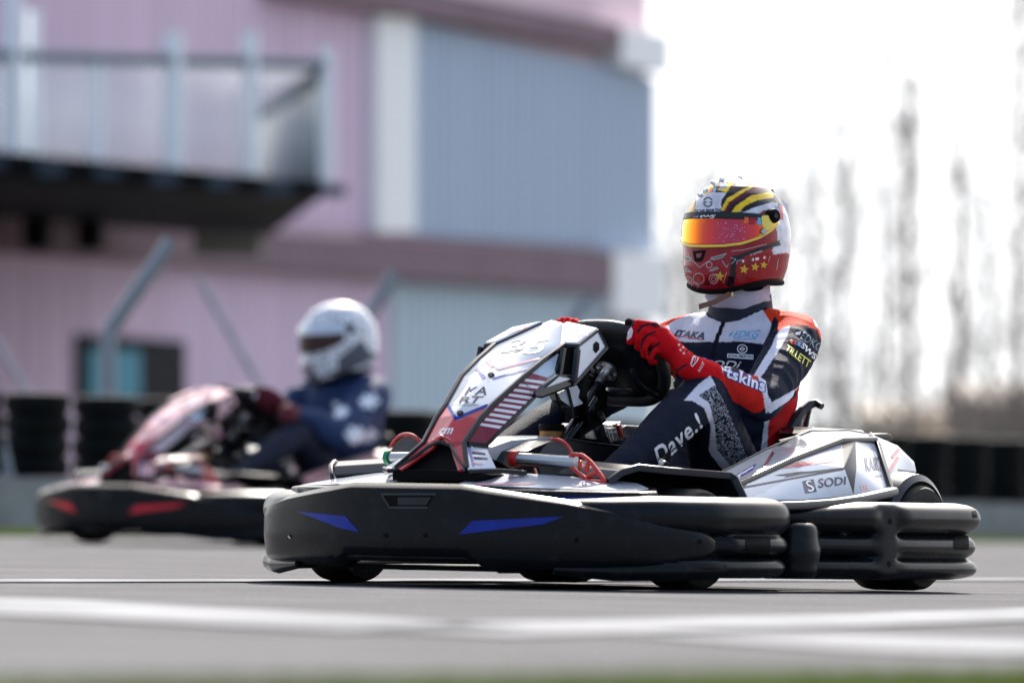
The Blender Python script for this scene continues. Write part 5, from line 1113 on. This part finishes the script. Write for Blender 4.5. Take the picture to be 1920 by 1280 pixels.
# ---- gloves
def chain(b, pts, r0, r1):
    pts = [Vector(p) for p in pts]; n = len(pts) - 1
    for i in range(n): a, c = r0 + (r1 - r0) * i / n, r0 + (r1 - r0) * (i + 1) / n; cone(b, pts[i], a, pts[i + 1], c, GLV, n=12, k=4)
YR = 21.765
def glove(left=True):
    b = MB(); H = lambda u, v, d=0: K(u, v, Y=YR - d)
    if left:
        wr = H(1268, 664, -.005)
        cone(b, WR_L.lerp(EL_L, .27), .0415, WR_L.lerp(EL_L, .02), .0345, GLV); cone(b, WR_L, .034, wr, .029, GLV); cone(b, wr, .030, H(1240, 640, 0), .034, GLV); cone(b, H(1238, 630, 0), .028, H(1222, 622, .004), .022, GLV); cone(b, H(1246, 650, 0), .026, H(1240, 650, .008), .020, GLV)
        chain(b, [H(1228, 612, .012), H(1196, 607, .026), H(1186, 618, .03), H(1181, 639, .024)], .0125, .0105)
        chain(b, [H(1232, 626, .016), H(1205, 622, .034), H(1196, 634, .034), H(1196, 650, .018), H(1202, 654, .0)], .0125, .0095)
        chain(b, [H(1240, 642, .014), H(1214, 638, .032), H(1207, 652, .032), H(1208, 665, .016), H(1216, 668, 0)], .012, .009)
        chain(b, [H(1248, 656, .010), H(1227, 656, .024), H(1218, 670, .024), H(1222, 678, .010), H(1228, 678, 0)], .0105, .008)
        chain(b, [H(1236, 622, -.02), H(1205, 612, -.035), H(1182, 605, -.02), H(1179, 604, -.004)], .013, .011)
    else:
        o = rim_pt(-.78); G = lambda dx, dy, dz: o + Vector((dx, dy, dz)); wr = WR_R
        cone(b, EL_R.lerp(WR_R, .85), .034, wr, .028, GLV); cone(b, wr, .028, G(-.03, -.02, .012), .030, GLV)
        for k in range(4):
            e = Vector((.012 * (k - 1.5), .022 * (k - 1.5), -.012 * (k - 1.5) * 0)); chain(b, [G(-.02, -.01, .028) + e, G(.012, -.002, .034 - .004 * abs(k - 1.5)) + e, G(.032, .0, .012) + e, G(.026, 0, -.012) + e, G(.008, 0, -.022) + e], .0115, .009)
        chain(b, [G(-.03, .02, .01), G(-.02, .045, .012), G(-.005, .06, .016)], .0125, .0105)
    o = b.build('tmp'); r = o.modifiers.new('r', 'REMESH'); r.mode = 'VOXEL'; r.voxel_size = .0021; s = o.modifiers.new('s', 'SMOOTH'); s.factor = .5; s.iterations = 3
    me = baked(o, 'glove'); me.materials.clear(); me.materials.append(GLV); co = coords(me); c = np.tile(np.array((.60, .006, .012)), (len(co), 1)); p = pix(co)
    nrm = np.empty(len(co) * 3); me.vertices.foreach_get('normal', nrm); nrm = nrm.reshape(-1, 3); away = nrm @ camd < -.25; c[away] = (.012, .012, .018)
    if left:
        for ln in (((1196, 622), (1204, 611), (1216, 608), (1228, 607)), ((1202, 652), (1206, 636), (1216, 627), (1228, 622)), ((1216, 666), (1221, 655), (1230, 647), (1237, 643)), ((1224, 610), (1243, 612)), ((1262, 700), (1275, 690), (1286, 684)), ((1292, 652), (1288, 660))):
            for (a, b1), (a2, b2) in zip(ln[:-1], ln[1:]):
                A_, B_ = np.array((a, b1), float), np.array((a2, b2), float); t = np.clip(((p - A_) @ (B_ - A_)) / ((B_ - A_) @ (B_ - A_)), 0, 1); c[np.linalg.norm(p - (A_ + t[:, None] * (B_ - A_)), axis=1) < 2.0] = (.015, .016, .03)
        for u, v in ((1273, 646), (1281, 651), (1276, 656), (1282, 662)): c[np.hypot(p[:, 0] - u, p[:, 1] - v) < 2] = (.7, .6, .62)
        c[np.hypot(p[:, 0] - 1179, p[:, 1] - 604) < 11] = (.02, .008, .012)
    setcol(me, c)
    for q in me.polygons: q.use_smooth = True
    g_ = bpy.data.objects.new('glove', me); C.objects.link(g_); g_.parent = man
    if left:
        D = Decals(g_); D.poly([(1184, 613), (1187, 620), (1184, 632), (1177, 638), (1174, 630), (1180, 618)], WPR, fine=4)
        D.line([(1295, 682), (1299, 670), (1308, 660), (1311, 664), (1307, 676), (1298, 687), (1295, 682)], 1.6, WPR, fine=4); D.text('rr', [(1300, 668), (1309, 664), (1305, 676), (1297, 681)], WPR, fine=4); D.text('RACE', [(1308, 694), (1317, 677), (1320, 682), (1312, 697)], WPR, fine=4); D.join()
    return g_
gl1, gl2 = glove(True), glove(False)
def shoe(a, t):
    b = MB(); cone(b, a, .046, a.lerp(t, .35), .044, BLKM); cone(b, a.lerp(t, .3), .045, t, .038, BLKM); o = b.build('tmp'); r = o.modifiers.new('r', 'REMESH'); r.mode = 'VOXEL'; r.voxel_size = .006; s = o.modifiers.new('s', 'SMOOTH'); s.iterations = 6
    me = baked(o, 'shoe'); s_ = bpy.data.objects.new('shoe', me); C.objects.link(s_); s_.parent = man; return s_
shoe(Vector((.60, .235, .18)), TO_L + Vector((.02, 0, -.02))); shoe(Vector((.62, -.165, .18)), TO_R + Vector((.02, 0, -.02)))

# ================================================================ the far kart and its driver: copies in other colours
P2 = {'white_sticker': mat('pale_pink_sticker', (.58, .32, .36), .25, coat=.3, var=.4, vscale=12), 'blue_sticker': mat('bright_red_sticker', (.62, .015, .03), .3), 'red_sticker': mat('crimson_sticker', (.50, .03, .06), .25), 'grey_plastic': BLK,
      'green_plastic': STL, 'navy_print': mat('dull_red_print', (.35, .05, .07), .4), 'light_blue_print': ORG}
def twin(o, par, M=None, swap={}):
    c = o.copy(); C.objects.link(c)
    if o.data:
        names = [m.name if m else '' for m in o.data.materials]
        for i, n_ in enumerate(names):
            if n_ in swap: c.material_slots[i].link = 'OBJECT'; c.material_slots[i].material = swap[n_]
    if par: c.parent = par; c.matrix_parent_inverse = o.matrix_parent_inverse.copy()
    for ch in o.children: twin(ch, c, None, swap)
    return c
k2 = twin(kart, None, None, P2); k2.matrix_world = KM2; tag(k2, 'red and black rental kart, out of focus, further away on the left', 'kart', 'rental karts on the track')
man2 = bpy.data.objects.new('person', BODY2); C.objects.link(man2); man2.matrix_world = KM2
tag(man2, 'blurred driver in blue jacket with white flower prints and white helmet, red kart', 'person', 'kart drivers')
hc2 = np.tile(np.array((.80, .82, .86)), (len(hco), 1)); hx = hn
hc2[(hn > .24)] = (.22, .27, .36); hc2[(hn < -.38)] = (.06, .06, .08)
for poly, c in (([(1280, 500), (1345, 480), (1350, 530), (1300, 560)], (.25, .2, .25)), ([(1420, 480), (1470, 440), (1480, 500), (1400, 545)], (.08, .09, .12)), ([(1290, 350), (1320, 340), (1315, 365)], (.05, .05, .07))):
    m = inpoly(hp, poly); hc2[m] = c
setcol(hplain, hc2); hplain.materials.clear(); hplain.materials.append(HELM)
h2 = bpy.data.objects.new('helmet', hplain); C.objects.link(h2); h2.parent = man2; h2.matrix_local = Matrix.Translation((HC[0] + .02, HC[1], .90)) @ Matrix.Rotation(math.radians(-14), 4, 'Z') @ Matrix.Rotation(math.radians(8), 4, 'Y') @ Matrix.Scale(1.12, 4) @ Matrix.Translation((-HC[0], -HC[1], -.925))
v2 = vis_band(lambda d: vt(d) + 6, lambda d: vb_(d) - 4, -70, 70, .006, mat('smoke_visor', (.05, .025, .025), .3, spec=.2), 'visor', h2)
vis_band(lambda d: vt(d) - 14, lambda d: vt(d) + 12, -78, 78, .012, mat('visor_peak', (.55, .62, .72), .2, coat=1), 'visor_peak', h2)
for ch in hel.children:
    if ch.name.split('.')[0] in ('pivot', 'neck_roll'): twin(ch, h2)
for ch in man.children:
    if ch.name.split('.')[0] in ('neck_warmer', 'shoe', 'collar'): twin(ch, man2)
for g_ in (gl1, gl2):
    c = twin(g_, man2); me = c.data.copy(); setcol(me, np.tile(np.array((.10, .015, .025)), (len(me.vertices), 1))); c.data = me
